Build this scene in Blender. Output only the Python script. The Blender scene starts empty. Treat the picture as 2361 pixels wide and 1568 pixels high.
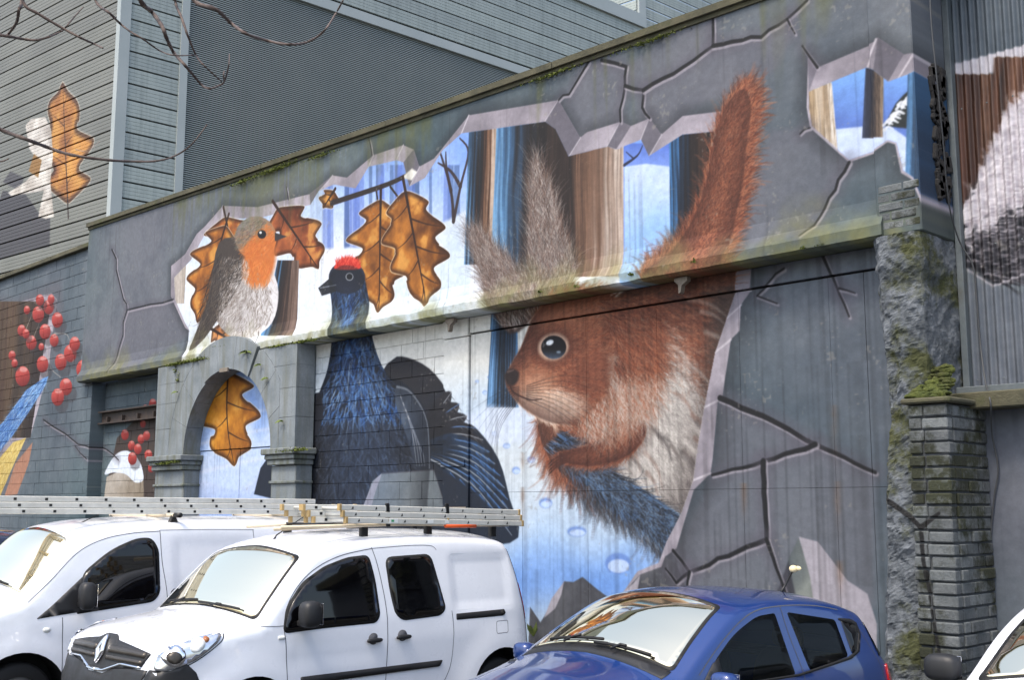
import bpy, bmesh, math, random
import numpy as np
from mathutils import Vector, Matrix, noise as mnoise
from mathutils.geometry import delaunay_2d_cdt
random.seed(7); RNG = np.random.default_rng(7)
R = math.radians
scene = bpy.context.scene
COL = scene.collection

# ------------------------------------------------------------------ camera, sky, sun, exposure
F, CX, CY = 2633.4, 1180.5, 784.0            # survey picture units (2361 wide)
PITCH = math.atan((1171.2 - 784.0) / F); RZ = R(45.7); EYE = Vector((0.0, -9.4, 2.02))
cam_d = bpy.data.cameras.new('camera'); cam = bpy.data.objects.new('camera', cam_d); COL.objects.link(cam)
cam_d.sensor_width = 36.0; cam_d.lens = 36.0 * F / 2361.0; cam_d.clip_end = 2000; cam_d.clip_start = 0.05
cam.location = EYE; cam.rotation_euler = (math.pi / 2 + PITCH, 0, RZ)
scene.camera = cam
SUN_EL, SUN_AZ = R(60), R(174)               # azimuth clockwise from +Y
world = bpy.data.worlds.new('World'); scene.world = world; world.use_nodes = True
wn = world.node_tree; wn.nodes.clear()
sky = wn.nodes.new('ShaderNodeTexSky'); sky.sky_type = 'NISHITA'; sky.sun_disc = False
sky.sun_elevation = SUN_EL; sky.sun_rotation = SUN_AZ; sky.dust_density = 4.0; sky.air_density = 1.2
hs = wn.nodes.new('ShaderNodeHueSaturation'); hs.inputs['Saturation'].default_value = 0.9
bg = wn.nodes.new('ShaderNodeBackground'); bg.inputs['Strength'].default_value = 0.15
wo = wn.nodes.new('ShaderNodeOutputWorld')
wn.links.new(sky.outputs[0], hs.inputs['Color']); wn.links.new(hs.outputs[0], bg.inputs['Color']); wn.links.new(bg.outputs[0], wo.inputs[0])
sun_d = bpy.data.lights.new('sun', 'SUN'); sun_d.energy = 1.15; sun_d.angle = R(10); sun_d.color = (1.0, 0.92, 0.78)
sun = bpy.data.objects.new('sun', sun_d); COL.objects.link(sun); sun.location = (0, -20, 30)
sd = Vector((math.sin(SUN_AZ) * math.cos(SUN_EL), math.cos(SUN_AZ) * math.cos(SUN_EL), math.sin(SUN_EL)))
sun.rotation_euler = (-sd).to_track_quat('-Z', 'Y').to_euler()
scene.view_settings.view_transform = 'Standard'; scene.view_settings.look = 'None'
scene.view_settings.exposure = 1.35; scene.view_settings.gamma = 1.0
scene.view_settings.use_curve_mapping = False

# ------------------------------------------------------------------ survey: picture point -> point on a plane of the place
def ray(u, v):
    x = (u - CX) / F; y = (CY - v) / F
    f = math.cos(PITCH) - y * math.sin(PITCH); z = math.sin(PITCH) + y * math.cos(PITCH)
    return (x * math.cos(RZ) - f * math.sin(RZ), x * math.sin(RZ) + f * math.cos(RZ), z)
def W(u, v, y):
    d = ray(u, v); t = (y - EYE[1]) / d[1]
    return Vector((EYE[0] + t * d[0], y, EYE[2] + t * d[2]))
def WP(u, v, p, n):                            # on the vertical plane through p with normal n
    d = Vector(ray(u, v)); t = (Vector(p) - EYE).dot(n) / d.dot(n)
    return EYE + d * t

# ------------------------------------------------------------------ object helpers
def link(o): COL.objects.link(o); return o
def tag(o, label=None, cat=None, group=None, kind=None):
    if label: o['label'] = label
    if cat: o['category'] = cat
    if group: o['group'] = group
    if kind: o['kind'] = kind
    return o
def empty(name, loc, label=None, cat=None, group=None, rz=0.0):
    o = link(bpy.data.objects.new(name, None)); o.location = loc; o.rotation_euler = (0, 0, rz); o.empty_display_size = 0.2
    return tag(o, label, cat, group, 'thing')
def parent(o, p, world_space=True):
    o.parent = p
    if world_space:
        q = p; m = Matrix.Identity(4)
        while q is not None:
            m = (Matrix.Translation(q.location) @ q.rotation_euler.to_matrix().to_4x4()) @ m if q.type == 'EMPTY' else m
            q = q.parent
        o.matrix_parent_inverse = m.inverted()
    return o
def mesh(name, verts, faces, mat, par=None, smooth=False, ws=True, me=None):
    if me is None:
        me = bpy.data.meshes.new(name); me.from_pydata([tuple(v) for v in verts], [], faces); me.update()
        if mat: me.materials.append(mat)
        if smooth: me.polygons.foreach_set('use_smooth', [True] * len(me.polygons))
    o = link(bpy.data.objects.new(name, me))
    if par is not None: parent(o, par, ws)
    return o
def cham(sx, sy, sz, b):                       # chamfered box centred at the origin
    bm = bmesh.new(); bmesh.ops.create_cube(bm, size=1.0)
    for v in bm.verts: v.co = Vector((v.co.x * sx, v.co.y * sy, v.co.z * sz))
    if b > 0: bmesh.ops.bevel(bm, geom=bm.edges[:], offset=b, segments=1, affect='EDGES', profile=0.5)
    vs = [v.co.copy() for v in bm.verts]; bm.verts.index_update(); fs = [[v.index for v in f.verts] for f in bm.faces]; bm.free()
    return vs, fs
_cache = {}
def box(name, x0, x1, y0, y1, z0, z1, mat, par=None, b=0.0, ws=True, rot=None):
    s = (round(x1 - x0, 4), round(y1 - y0, 4), round(z1 - z0, 4), b, mat.name if mat else '')
    if s not in _cache:
        vs, fs = cham(s[0], s[1], s[2], b)
        me = bpy.data.meshes.new(name); me.from_pydata(vs, [], fs); me.materials.append(mat); _cache[s] = me
    o = link(bpy.data.objects.new(name, _cache[s])); o.location = ((x0 + x1) / 2, (y0 + y1) / 2, (z0 + z1) / 2)
    if rot: o.rotation_euler = rot
    if par is not None: parent(o, par, ws)
    return o
def tube(name, pts, rad, mat, par=None, n=6, ws=True, cap=True):
    pts = [Vector(p) for p in pts]; m = len(pts)
    rad = rad if isinstance(rad, (list, tuple)) else [rad] * m
    vs, fs = [], []; up = Vector((0.13, 0.31, 0.94)).normalized()
    for i, p in enumerate(pts):
        t = (pts[min(i + 1, m - 1)] - pts[max(i - 1, 0)]).normalized()
        a = t.cross(up)
        if a.length < 1e-3: a = t.cross(Vector((1, 0, 0)))
        a.normalize(); b = t.cross(a)
        for k in range(n):
            c = 2 * math.pi * k / n; vs.append(p + (a * math.cos(c) + b * math.sin(c)) * rad[i])
    for i in range(m - 1):
        for k in range(n):
            fs.append((i * n + k, i * n + (k + 1) % n, (i + 1) * n + (k + 1) % n, (i + 1) * n + k))
    if cap: fs.append(tuple(range(n))[::-1]); fs.append(tuple((m - 1) * n + k for k in range(n)))
    if name is None: return vs, fs
    return mesh(name, vs, fs, mat, par, True, ws)
def merge(parts):
    vs, fs = [], []
    for v, f in parts:
        o = len(vs); vs += list(v); fs += [[i + o for i in q] for q in f]
    return vs, fs
def extrude_poly(pts, y0, y1):                 # polygon in (x,z), front at y0
    n = len(pts); vs = [(p[0], y0, p[1]) for p in pts] + [(p[0], y1, p[1]) for p in pts]
    fs = [list(range(n)), list(range(n, 2 * n))[::-1]] + [[(i + 1) % n, i, n + i, n + (i + 1) % n] for i in range(n)]
    return vs, fs
def crom(pts, k=6, closed=False):
    P = [tuple(map(float, p)) for p in pts]; out = []; n = len(P)
    for i in range(n if closed else n - 1):
        p0 = P[(i - 1) % n] if closed or i > 0 else P[0]; p1 = P[i]; p2 = P[(i + 1) % n]; p3 = P[(i + 2) % n] if closed or i < n - 2 else P[-1]
        for j in range(k):
            t = j / k
            out.append(tuple(0.5 * (2 * b + (c - a) * t + (2 * a - 5 * b + 4 * c - d) * t * t + (3 * b - a - 3 * c + d) * t ** 3) for a, b, c, d in zip(p0, p1, p2, p3)))
    if not closed: out.append(P[-1])
    return out

# ------------------------------------------------------------------ materials
def new_mat(name):
    m = bpy.data.materials.new(name); m.use_nodes = True; nt = m.node_tree
    return m, nt, nt.nodes['Principled BSDF']
def srgb(r, g, b): return tuple(((c / 255.0) / 12.92 if c / 255.0 <= 0.04045 else ((c / 255.0 + 0.055) / 1.055) ** 2.4) for c in (r, g, b)) + (1.0,)
def nd(nt, t, **kw):
    n = nt.nodes.new(t)
    for k, v in kw.items(): setattr(n, k, v)
    return n
def coords(nt, obj=False):
    if obj: return nd(nt, 'ShaderNodeTexCoord').outputs['Object']
    return nd(nt, 'ShaderNodeNewGeometry').outputs['Position']
def add_bump(nt, b, src, strength, dist):
    bu = nd(nt, 'ShaderNodeBump'); bu.inputs['Strength'].default_value = strength; bu.inputs['Distance'].default_value = dist
    nt.links.new(src, bu.inputs['Height']); nt.links.new(bu.outputs[0], b.inputs['Normal'])
def noise_tex(nt, co, scale, detail=5, rough=0.6, stretch=None):
    n = nd(nt, 'ShaderNodeTexNoise'); n.inputs['Scale'].default_value = scale; n.inputs['Detail'].default_value = detail; n.inputs['Roughness'].default_value = rough
    if stretch:
        mp = nd(nt, 'ShaderNodeMapping'); mp.inputs['Scale'].default_value = stretch; nt.links.new(co, mp.inputs[0]); co = mp.outputs[0]
    nt.links.new(co, n.inputs['Vector']); return n.outputs['Fac']
def ramp(nt, src, stops):
    r = nd(nt, 'ShaderNodeValToRGB'); e = r.color_ramp.elements
    while len(e) < len(stops): e.new(0.5)
    for q, (p, c) in zip(e, stops): q.position = p; q.color = c
    nt.links.new(src, r.inputs[0]); return r.outputs[0]
def mixc(nt, fac, a, b, mode='MIX'):
    m = nd(nt, 'ShaderNodeMix', data_type='RGBA', blend_type=mode)
    if isinstance(fac, float): m.inputs[0].default_value = fac
    else: nt.links.new(fac, m.inputs[0])
    for i, s in ((6, a), (7, b)):
        if isinstance(s, tuple): m.inputs[i].default_value = s
        else: nt.links.new(s, m.inputs[i])
    return m.outputs[2]
TONE = .66                                     # even albedo scale on every weathered surface, balanced against the exposure
def weathered(name, c0, c1, scale=2.5, rough=0.85, bump=0.3, bdist=0.01, stain=None, stain_pos=(0.55, 0.75), streak=None, bscale=30, fine=0.35, metallic=0.0):
    m, nt, b = new_mat(name); co = coords(nt)
    col = ramp(nt, noise_tex(nt, co, scale, 6, 0.65), [(0.3, srgb(*c0)), (0.7, srgb(*c1))])
    if streak: col = mixc(nt, ramp(nt, noise_tex(nt, co, 3.0, 4, 0.6, (3.0, 3.0, 0.22)), [(0.45, (0, 0, 0, 1)), (0.72, (1, 1, 1, 1))]), col, srgb(*streak))
    if stain: col = mixc(nt, ramp(nt, noise_tex(nt, co, 1.6, 7, 0.7), [(stain_pos[0], (0, 0, 0, 1)), (stain_pos[1], (1, 1, 1, 1))]), col, srgb(*stain))
    fn = noise_tex(nt, co, bscale, 6, 0.7)
    col = mixc(nt, fine, col, ramp(nt, fn, [(0.25, (0.55, 0.55, 0.55, 1)), (0.75, (1.25, 1.25, 1.25, 1))]), 'MULTIPLY')
    col = mixc(nt, 1.0, col, (TONE, TONE, TONE, 1), 'MULTIPLY'); nt.links.new(col, b.inputs['Base Color']); b.inputs['Roughness'].default_value = rough; b.inputs['Metallic'].default_value = metallic
    if bump: add_bump(nt, b, fn, bump, bdist)
    return m
def plain(name, c, rough=0.5, metallic=0.0, coat=0.0, spec=0.5, ior=1.45, var=0.0):
    m, nt, b = new_mat(name)
    b.inputs['Roughness'].default_value = rough; b.inputs['Metallic'].default_value = metallic; b.inputs['Coat Weight'].default_value = coat
    b.inputs['Specular IOR Level'].default_value = spec; b.inputs['IOR'].default_value = ior; b.inputs['Base Color'].default_value = srgb(*c)
    if var:
        n = noise_tex(nt, coords(nt, True), 6, 6, 0.7)
        nt.links.new(mixc(nt, var, srgb(*c), ramp(nt, n, [(0.3, (0.45, 0.43, 0.4, 1)), (0.65, (1.1, 1.1, 1.1, 1))]), 'MULTIPLY'), b.inputs['Base Color'])
        nt.links.new(ramp(nt, n, [(0.3, (min(1, rough + 0.25),) * 3 + (1,)), (0.7, (rough,) * 3 + (1,))]), b.inputs['Roughness'])
    return m
# ------------------------------------------------------------------ mural paint: flat print laid out in wall metres
class Canvas:
    def __init__(s, x0, x1, z0, z1, res):
        s.x0, s.x1, s.z0, s.z1, s.res = x0, x1, z0, z1, res
        s.w, s.h = int((x1 - x0) * res), int((z1 - z0) * res); s.a = np.zeros((s.h, s.w, 3), np.float32); s.uvc = {}
    def uv(s, y):                              # survey coordinates of every texel on plane y
        if y not in s.uvc:
            X = s.x0 + (np.arange(s.w, dtype=np.float32) + .5) / s.res; Z = s.z0 + (np.arange(s.h, dtype=np.float32) + .5) / s.res
            dx = (X - EYE[0])[None, :]; dy = y - EYE[1]; dz = (Z - EYE[2])[:, None]
            xc = dx * math.cos(RZ) + dy * math.sin(RZ); f = -dx * math.sin(RZ) + dy * math.cos(RZ)
            zc = f * math.cos(PITCH) + dz * math.sin(PITCH); yc = -f * math.sin(PITCH) + dz * math.cos(PITCH)
            s.uvc[y] = ((CX + F * xc / zc).astype(np.float32), (CY - F * yc / zc).astype(np.float32))
        return s.uvc[y]
    def to(s, U, V, y):
        U = np.asarray(U, np.float64); V = np.asarray(V, np.float64)
        x = (U - CX) / F; yy = (CY - V) / F
        f = math.cos(PITCH) - yy * math.sin(PITCH); z = math.sin(PITCH) + yy * math.cos(PITCH)
        d0 = x * math.cos(RZ) - f * math.sin(RZ); d1 = x * math.sin(RZ) + f * math.cos(RZ); t = (y - EYE[1]) / d1
        return (EYE[0] + t * d0 - s.x0) * s.res, (EYE[2] + t * z - s.z0) * s.res
    def image(s, name):
        im = bpy.data.images.new(name, s.w, s.h, alpha=False)
        px = np.ones((s.h, s.w, 4), np.float32); px[..., :3] = np.clip(s.a, 0, 255) / 255.0
        im.pixels.foreach_set(px.ravel()); im.update(); im.pack(); return im
def vnoise(h, w, cell, seed):
    r = np.random.default_rng(seed); gh, gw = int(h / cell) + 3, int(w / cell) + 3; g = r.random((gh, gw), dtype=np.float32)
    yy = np.arange(h) / cell; xx = np.arange(w) / cell; y0 = yy.astype(int); x0 = xx.astype(int); fy = (yy - y0)[:, None]; fx = (xx - x0)[None, :]
    fy = fy * fy * (3 - 2 * fy); fx = fx * fx * (3 - 2 * fx)
    a = g[y0][:, x0]; b = g[y0][:, x0 + 1]; c = g[y0 + 1][:, x0]; d = g[y0 + 1][:, x0 + 1]
    return ((a * (1 - fx) + b * fx) * (1 - fy) + (c * (1 - fx) + d * fx) * fy).astype(np.float32)
def fbm(h, w, cell, seed, oct=5):
    out = np.zeros((h, w), np.float32); amp = .5
    for i in range(oct):
        if cell < 1.5: break
        out += amp * vnoise(h, w, cell, seed + i); amp *= .5; cell /= 2
    return out / out.max()
CU = Canvas(-22.0, -3.6, 4.2, 7.6, 115)        # upper band
CL = Canvas(-28.0, -2.6, 0.0, 8.2, 105)        # everything below it, the wall further left and the tin on the right
YU, YL = -0.24, 0.0
TU, TL = (CU, YU), (CL, YL); BOTH = [TU, TL]
CLIP = {}
def clip_to(cv, y, pts):
    CLIP.pop(cv, None)
    if pts is None: return
    old = cv.a; cv.a = np.zeros_like(old); poly(pts, (1, 1, 1), [(cv, y)]); CLIP[cv] = cv.a[..., 0].copy(); cv.a = old
def lerp(a, b, t): return np.asarray(a, np.float32) + (np.asarray(b, np.float32) - np.asarray(a, np.float32)) * t
def poly(pts, col, tg=BOTH, feather=1.0, alpha=1.0, smooth=0, closed=True, grow=0.0):
    if smooth: pts = crom(pts, smooth, True)
    P = np.array(pts, np.float64)
    for cv, y in tg:
        px, py = cv.to(P[:, 0], P[:, 1], y); m = feather + 2 + max(grow, 0)
        x0, x1 = int(max(0, px.min() - m)), int(min(cv.w, px.max() + m)); y0, y1 = int(max(0, py.min() - m)), int(min(cv.h, py.max() + m))
        if x1 <= x0 or y1 <= y0: continue
        gx = np.arange(x0, x1, dtype=np.float32)[None, :] + .5; gy = np.arange(y0, y1, dtype=np.float32)[:, None] + .5
        ins = np.zeros((y1 - y0, x1 - x0), bool); d2 = np.full(ins.shape, 1e9, np.float32); n = len(px)
        for i in range(n):
            ax, ay, bx, by = px[i], py[i], px[(i + 1) % n], py[(i + 1) % n]
            ex, ey = bx - ax, by - ay; L = ex * ex + ey * ey
            if L < 1e-9: continue
            if abs(ey) > 1e-9:
                cr = (ay > gy) != (by > gy); ins ^= cr & (gx < (gy - ay) * (ex / ey) + ax)
            t = np.clip(((gx - ax) * ex + (gy - ay) * ey) / L, 0, 1); dx = gx - ax - t * ex; dy = gy - ay - t * ey
            np.minimum(d2, dx * dx + dy * dy, out=d2)
        sd = np.sqrt(d2); sd = np.where(ins, sd, -sd) + grow
        A = np.clip(sd / feather + .5, 0, 1)[..., None]
        if not A.any(): continue
        U, V = cv.uv(y); U = U[y0:y1, x0:x1]; V = V[y0:y1, x0:x1]
        c = col(U, V, sd) if callable(col) else np.asarray(col, np.float32)
        al = alpha(U, V, sd)[..., None] if callable(alpha) else alpha
        if cv in CLIP: A = A * CLIP[cv][y0:y1, x0:x1, None]
        sub = cv.a[y0:y1, x0:x1]; sub += (c - sub) * (A * al)
def grad(p0, p1, c0, c1, nz=0.0, cell=40, seed=3):
    dx, dy = p1[0] - p0[0], p1[1] - p0[1]; L = dx * dx + dy * dy
    def f(U, V, sd):
        t = np.clip(((U - p0[0]) * dx + (V - p0[1]) * dy) / L, 0, 1)
        if nz: t = np.clip(t + nz * (fbm(*U.shape, cell, seed, 4) - .5) * 2, 0, 1)
        return lerp(c0, c1, t[..., None])
    return f
def stroke(pts, w0, w1, col, tg=BOTH, alpha=1.0, soft=1.0, k=5):
    pts = crom(pts, k) if k > 1 and len(pts) > 2 else pts
    P = np.array(pts, np.float64); n = len(P)
    for cv, y in tg:
        px, py = cv.to(P[:, 0], P[:, 1], y); sc = cv.res * 0.0046; W_ = max(w0, w1) * sc + 2
        x0, x1 = int(max(0, px.min() - W_)), int(min(cv.w, px.max() + W_)); y0, y1 = int(max(0, py.min() - W_)), int(min(cv.h, py.max() + W_))
        if x1 <= x0 or y1 <= y0: continue
        gx = np.arange(x0, x1, dtype=np.float32)[None, :] + .5; gy = np.arange(y0, y1, dtype=np.float32)[:, None] + .5
        A = np.zeros((y1 - y0, x1 - x0), np.float32)
        for i in range(n - 1):
            ex, ey = px[i + 1] - px[i], py[i + 1] - py[i]; L = ex * ex + ey * ey + 1e-9
            t = np.clip(((gx - px[i]) * ex + (gy - py[i]) * ey) / L, 0, 1); d = np.hypot(gx - px[i] - t * ex, gy - py[i] - t * ey)
            w = (w0 + (w1 - w0) * ((i + t) / (n - 1))) * sc * .5
            np.maximum(A, np.clip((w - d) / soft + .5, 0, 1) * np.clip(w * 2, .25, 1), out=A)
        if cv in CLIP: A = A * CLIP[cv][y0:y1, x0:x1]
        sub = cv.a[y0:y1, x0:x1]; sub += (np.asarray(col, np.float32) - sub) * (A * alpha)[..., None]
def inside(P, U, V):
    ins = np.zeros(U.shape, bool); n = len(P)
    for i in range(n):
        (ax, ay), (bx, by) = P[i], P[(i + 1) % n]
        if ay == by: continue
        ins ^= ((ay > V) != (by > V)) & (U < (V - ay) * (bx - ax) / (by - ay) + ax)
    return ins
def fur(P, n, direc, length, colf, tg=BOTH, alpha=.55, wide=1, jit=.25, seed=1, smooth=0):
    if smooth: P = crom(P, smooth, True)
    r = np.random.default_rng(seed); A = np.array(P); lo, hi = A.min(0), A.max(0)
    U = r.uniform(lo[0], hi[0], n * 3); V = r.uniform(lo[1], hi[1], n * 3); k = inside(P, U, V); U, V = U[k][:n], V[k][:n]
    col = np.asarray(colf(U, V, r), np.float32); L = length * r.uniform(.5, 1.3, len(U)); off = r.normal(0, jit, len(U)); cur = r.normal(0, .5, len(U))
    M = int(length * .8) + 4; u, v = U.copy(), V.copy()
    for i in range(M):
        t = i / M; a = direc(u, v) + off + cur * t
        u = u + np.cos(a) * L / M; v = v + np.sin(a) * L / M
        al = alpha * (1 - t * .75) * min(1, .3 + t * 4)
        for cv, y in tg:
            x, z = cv.to(u, v, y)
            for dx in range(wide):
                xi = (x + dx).astype(int); zi = z.astype(int); ok = (xi >= 0) & (xi < cv.w) & (zi >= 0) & (zi < cv.h)
                xi, zi = xi[ok], zi[ok]; cv.a[zi, xi] += (col[ok] - cv.a[zi, xi]) * (al * CLIP[cv][zi, xi][:, None] if cv in CLIP else al)
def jcol(c, r, n, s=14): return np.asarray(c, np.float32) + r.normal(0, s, (n, 1)) + r.normal(0, s * .3, (n, 3))
def pick(cols, r, n, s=12):
    c = np.array(cols, np.float32)[r.integers(0, len(cols), n)]; return c + r.normal(0, s, (n, 1))
# base greys
for cv, c0, c1, sd_ in ((CU, (72, 84, 94), (102, 112, 119), 11), (CL, (70, 85, 95), (98, 111, 119), 23)):
    n1 = fbm(cv.h, cv.w, 150, sd_)[..., None]; n2 = fbm(cv.h, cv.w, 22, sd_ + 9)[..., None]; n3 = fbm(cv.h, cv.w, 420, sd_ + 5, 3)[..., None]
    t = np.clip((n1 - .5) * 1.6 + (n2 - .5) * .7 + .5, 0, 1); cv.a[:] = lerp(c0, c1, t) + (n3 - .5) * np.array([22, 4, 10], np.float32)
BEV, BEVM, BEVD, INK = (164, 158, 168), (122, 118, 130), (86, 84, 95), (16, 17, 21)
def bevel_col(seed):
    def f(U, V, sd): return lerp((126, 121, 131), (176, 169, 180), np.clip(fbm(*U.shape, 60, seed, 3) * 1.5 - .3, 0, 1)[..., None])
    return f
def crack(pts, w=9, w1=None, tg=BOTH):
    w1 = w if w1 is None else w1; q_ = []; rj = np.random.default_rng(int(pts[0][0] * 7 + pts[0][1]))
    for (a, b), (c, d) in zip(pts, pts[1:]):
        k = max(2, int(math.hypot(c - a, d - b) / 22)); nx, ny = -(d - b), c - a; l_ = math.hypot(nx, ny) + 1e-6
        for j in range(k): o_ = rj.normal(0, 1.8) if j else 0; q_.append((a + (c - a) * j / k + nx / l_ * o_, b + (d - b) * j / k + ny / l_ * o_))
    pts = q_ + [pts[-1]]
    stroke(pts, w + 34, w1 + 26, (84, 80, 92), tg, .4, 12, 1); stroke([(a + 3, b + 4) for a, b in pts], w + 3, w1 + 2, (160, 155, 165), tg, .75, 1.5, 1); stroke(pts, w, w1, INK, tg, .95, 1.0, 1)
def plate(pts, c=(106, 104, 115), tg=BOTH, a=.5): poly(pts, c, tg, 10, a)
def trunk(l0, r0, l1, r1, v0, v1, tg=BOTH, pal=None, seed=1, flare=0, tone=0.0):
    pal = pal or [(120, 170, 215), (42, 66, 92), (28, 26, 28), (62, 44, 36), (118, 86, 66), (178, 160, 146)]
    P = [(l0, v0), (r0, v0)] + [(r0 + (r1 - r0) * t + flare * t * t, v0 + (v1 - v0) * t) for t in (.4, .7, .9, 1)] + [(l0 + (l1 - l0) * t - flare * t * t, v0 + (v1 - v0) * t) for t in (1, .9, .7, .4)]
    def f(U, V, sd):
        t = np.clip((V - v0) / (v1 - v0), 0, 1); a = l0 + (l1 - l0) * t; b = r0 + (r1 - r0) * t; q = np.clip((U - a) / (b - a + 1e-6), 0, .999)
        N1 = fbm(96, 512, 34, seed * 7 + 1, 4); N2 = fbm(96, 512, 12, seed * 7 + 2, 3); qi = np.clip(q * 500 + 5 * np.sin(V / 41 + seed), 0, 511).astype(int); vi = np.clip(t * 40, 0, 95).astype(int); n1 = N1[vi, qi]; n2 = N2[np.clip(t * 26 + 8, 0, 95).astype(int), qi]
        qq = np.clip(q + (n1 - .5) * .5 + (n2 - .5) * .18, 0, .999) * (len(pal) - 1); i = qq.astype(int); pa = np.array(pal, np.float32)
        return lerp(pa[i], pa[np.minimum(i + 1, len(pal) - 1)], (qq - i)[..., None]) * (.82 + .36 * n2[..., None])
    poly(P, f, tg, 1.2)
def saw(v): v = v % 1.0; q = v / .72 if v < .72 else (1 - v) / .28; q = q * q * (3 - 2 * q); return q * 1.7 - .95
def leaf(base, tip, width, tg=BOTH, seed=1, lobes=4, c=((182, 112, 40), (92, 50, 20)), depth=.34, bend=.0):
    b = np.array(base, float); t_ = np.array(tip, float); ax = t_ - b; L = np.hypot(*ax); ax /= L; nr = np.array([-ax[1], ax[0]]); r = np.random.default_rng(seed)
    def pt(t, w): return b + ax * L * t + nr * (w + bend * L * math.sin(math.pi * t))
    T = np.linspace(0, 1, 90); wid = []
    for s in (1, -1):
        ph = r.uniform(-.6, .6); am = r.uniform(.7, 1.5, lobes + 2); wid.append([width * .5 * (math.sin(math.pi * min(1, t ** .8)) ** .75) * (1 + depth * am[int(t * lobes)] * saw(lobes * t + ph * .16 + .2)) * s for t in T])
    P = [tuple(pt(t, w)) for t, w in zip(T, wid[0])] + [tuple(pt(t, w)) for t, w in list(zip(T, wid[1]))[::-1]]
    def f(U, V, sd):
        n = fbm(*U.shape, 26, seed + 3, 4); q = ((U - b[0]) * nr[0] + (V - b[1]) * nr[1]) / width
        cc = lerp(c[1], c[0], np.clip(.55 + q * .9 + (n - .5) * 1.8, 0, 1)[..., None]); cc = lerp(cc, (218, 164, 84), np.clip((n - .66) * 4, 0, .6)[..., None])
        return lerp((44, 24, 14), cc, np.clip(sd / 9, .3, 1)[..., None])
    poly(P, (238, 232, 222), tg, 1.5, .6, grow=1.5); poly(P, f, tg, 1.2)
    mid = [tuple(pt(t, 0)) for t in np.linspace(-.12, .96, 9)]; stroke(mid, 12, 3, (40, 22, 14), tg, .95)
    for i in range(1, lobes * 2):
        t = i / (lobes * 2.1); s = 1 if i % 2 else -1; w = abs(np.interp(min(1, t + .12), T, np.abs(wid[0 if s > 0 else 1])))
        stroke([tuple(pt(t, 0)), tuple(pt(t + .07, s * w * .45)), tuple(pt(t + .11, s * w * .85))], 6, 1.6, (48, 28, 16), tg, .85)
def ell(c, rx, ry, rot=0, n=28): return [(c[0] + rx * math.cos(a) * math.cos(rot) - ry * math.sin(a) * math.sin(rot), c[1] + rx * math.cos(a) * math.sin(rot) + ry * math.sin(a) * math.cos(rot)) for a in [2 * math.pi * i / n for i in range(n)]]
def berry(c, r, tg, rot=.0):
    poly(ell((c[0] + r * .5, c[1] + r * .9), r * .9, r * 1.15, rot), (52, 48, 52), tg, 4, .45)
    poly(ell(c, r * .8, r * 1.12, rot), lambda U, V, sd: lerp((110, 26, 26), (206, 84, 76), np.clip(.5 - ((U - c[0]) * .5 + (V - c[1])) / (r * 2.2) + 0 * sd, 0, 1)[..., None]), tg, 1.2)
    poly(ell((c[0] + r * .1, c[1] - r * .75), r * .45, r * .28, rot), (226, 190, 186), tg, 4, .55)

# --- broken-edge openings on the upper band
OUT1 = [(395, 613), (427, 586), (454, 539), (474, 520), (514, 474), (594, 477), (714, 447), (767, 404), (800, 409), (861, 357), (930, 334), (954, 344), (967, 384), (1001, 365), (1081, 265), (1288, 230), (1338, 317), (1354, 304), (1431, 280), (1455, 290), (1498, 272), (1525, 310), (1574, 267), (1662, 256), (1690, 300), (1700, 450), (1706, 557), (1661, 592), (1640, 640), (1640, 720), (420, 900), (437, 763), (427, 756), (394, 683)]
IN1 = [(402, 640), (440, 600), (470, 545), (512, 505), (600, 502), (716, 472), (735, 440), (770, 425), (820, 434), (850, 384), (914, 369), (930, 374), (944, 430), (980, 410), (1020, 347), (1064, 307), (1257, 280), (1281, 297), (1311, 360), (1401, 337), (1421, 344), (1478, 322), (1496, 360), (1574, 310), (1645, 303), (1672, 330), (1678, 460), (1655, 510), (1640, 640), (1640, 720), (425, 900), (436, 760), (427, 745), (404, 690)]
for pl in ([(1357, 142), (1387, 138), (1444, 153), (1441, 197), (1431, 280), (1354, 304), (1338, 317), (1300, 240), (1312, 217)], [(1484, 207), (1574, 157), (1644, 105), (1755, 85), (1815, 43), (1833, 77), (1790, 160), (1600, 250), (1525, 310), (1498, 272)], [(1644, 40), (1644, 105), (1560, 160), (1484, 200), (1446, 190), (1448, 150), (1560, 60)], [(290, 720), (400, 690), (440, 770), (300, 860), (255, 850)], [(1868, 294), (1958, 374), (1860, 540), (1700, 580), (1700, 480), (1780, 300)]): plate(pl, tg=[TU])
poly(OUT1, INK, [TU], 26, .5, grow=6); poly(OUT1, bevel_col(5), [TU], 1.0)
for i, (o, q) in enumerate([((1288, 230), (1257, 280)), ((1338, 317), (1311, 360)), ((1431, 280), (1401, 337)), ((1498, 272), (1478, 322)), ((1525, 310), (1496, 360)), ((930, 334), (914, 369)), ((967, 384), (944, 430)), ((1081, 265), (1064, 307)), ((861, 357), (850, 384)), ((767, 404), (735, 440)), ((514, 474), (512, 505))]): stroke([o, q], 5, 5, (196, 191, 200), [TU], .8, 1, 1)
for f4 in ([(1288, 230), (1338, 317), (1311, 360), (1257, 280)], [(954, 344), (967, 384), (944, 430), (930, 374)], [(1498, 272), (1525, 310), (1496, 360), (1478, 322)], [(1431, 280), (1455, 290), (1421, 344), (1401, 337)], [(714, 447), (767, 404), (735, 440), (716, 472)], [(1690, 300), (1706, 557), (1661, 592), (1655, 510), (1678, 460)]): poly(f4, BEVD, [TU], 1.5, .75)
poly(IN1, grad((0, 330), (0, 640), (120, 160, 236), (226, 234, 246), .25, 90, 5), [TU], 1.0)
clip_to(CU, YU, IN1)
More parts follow.
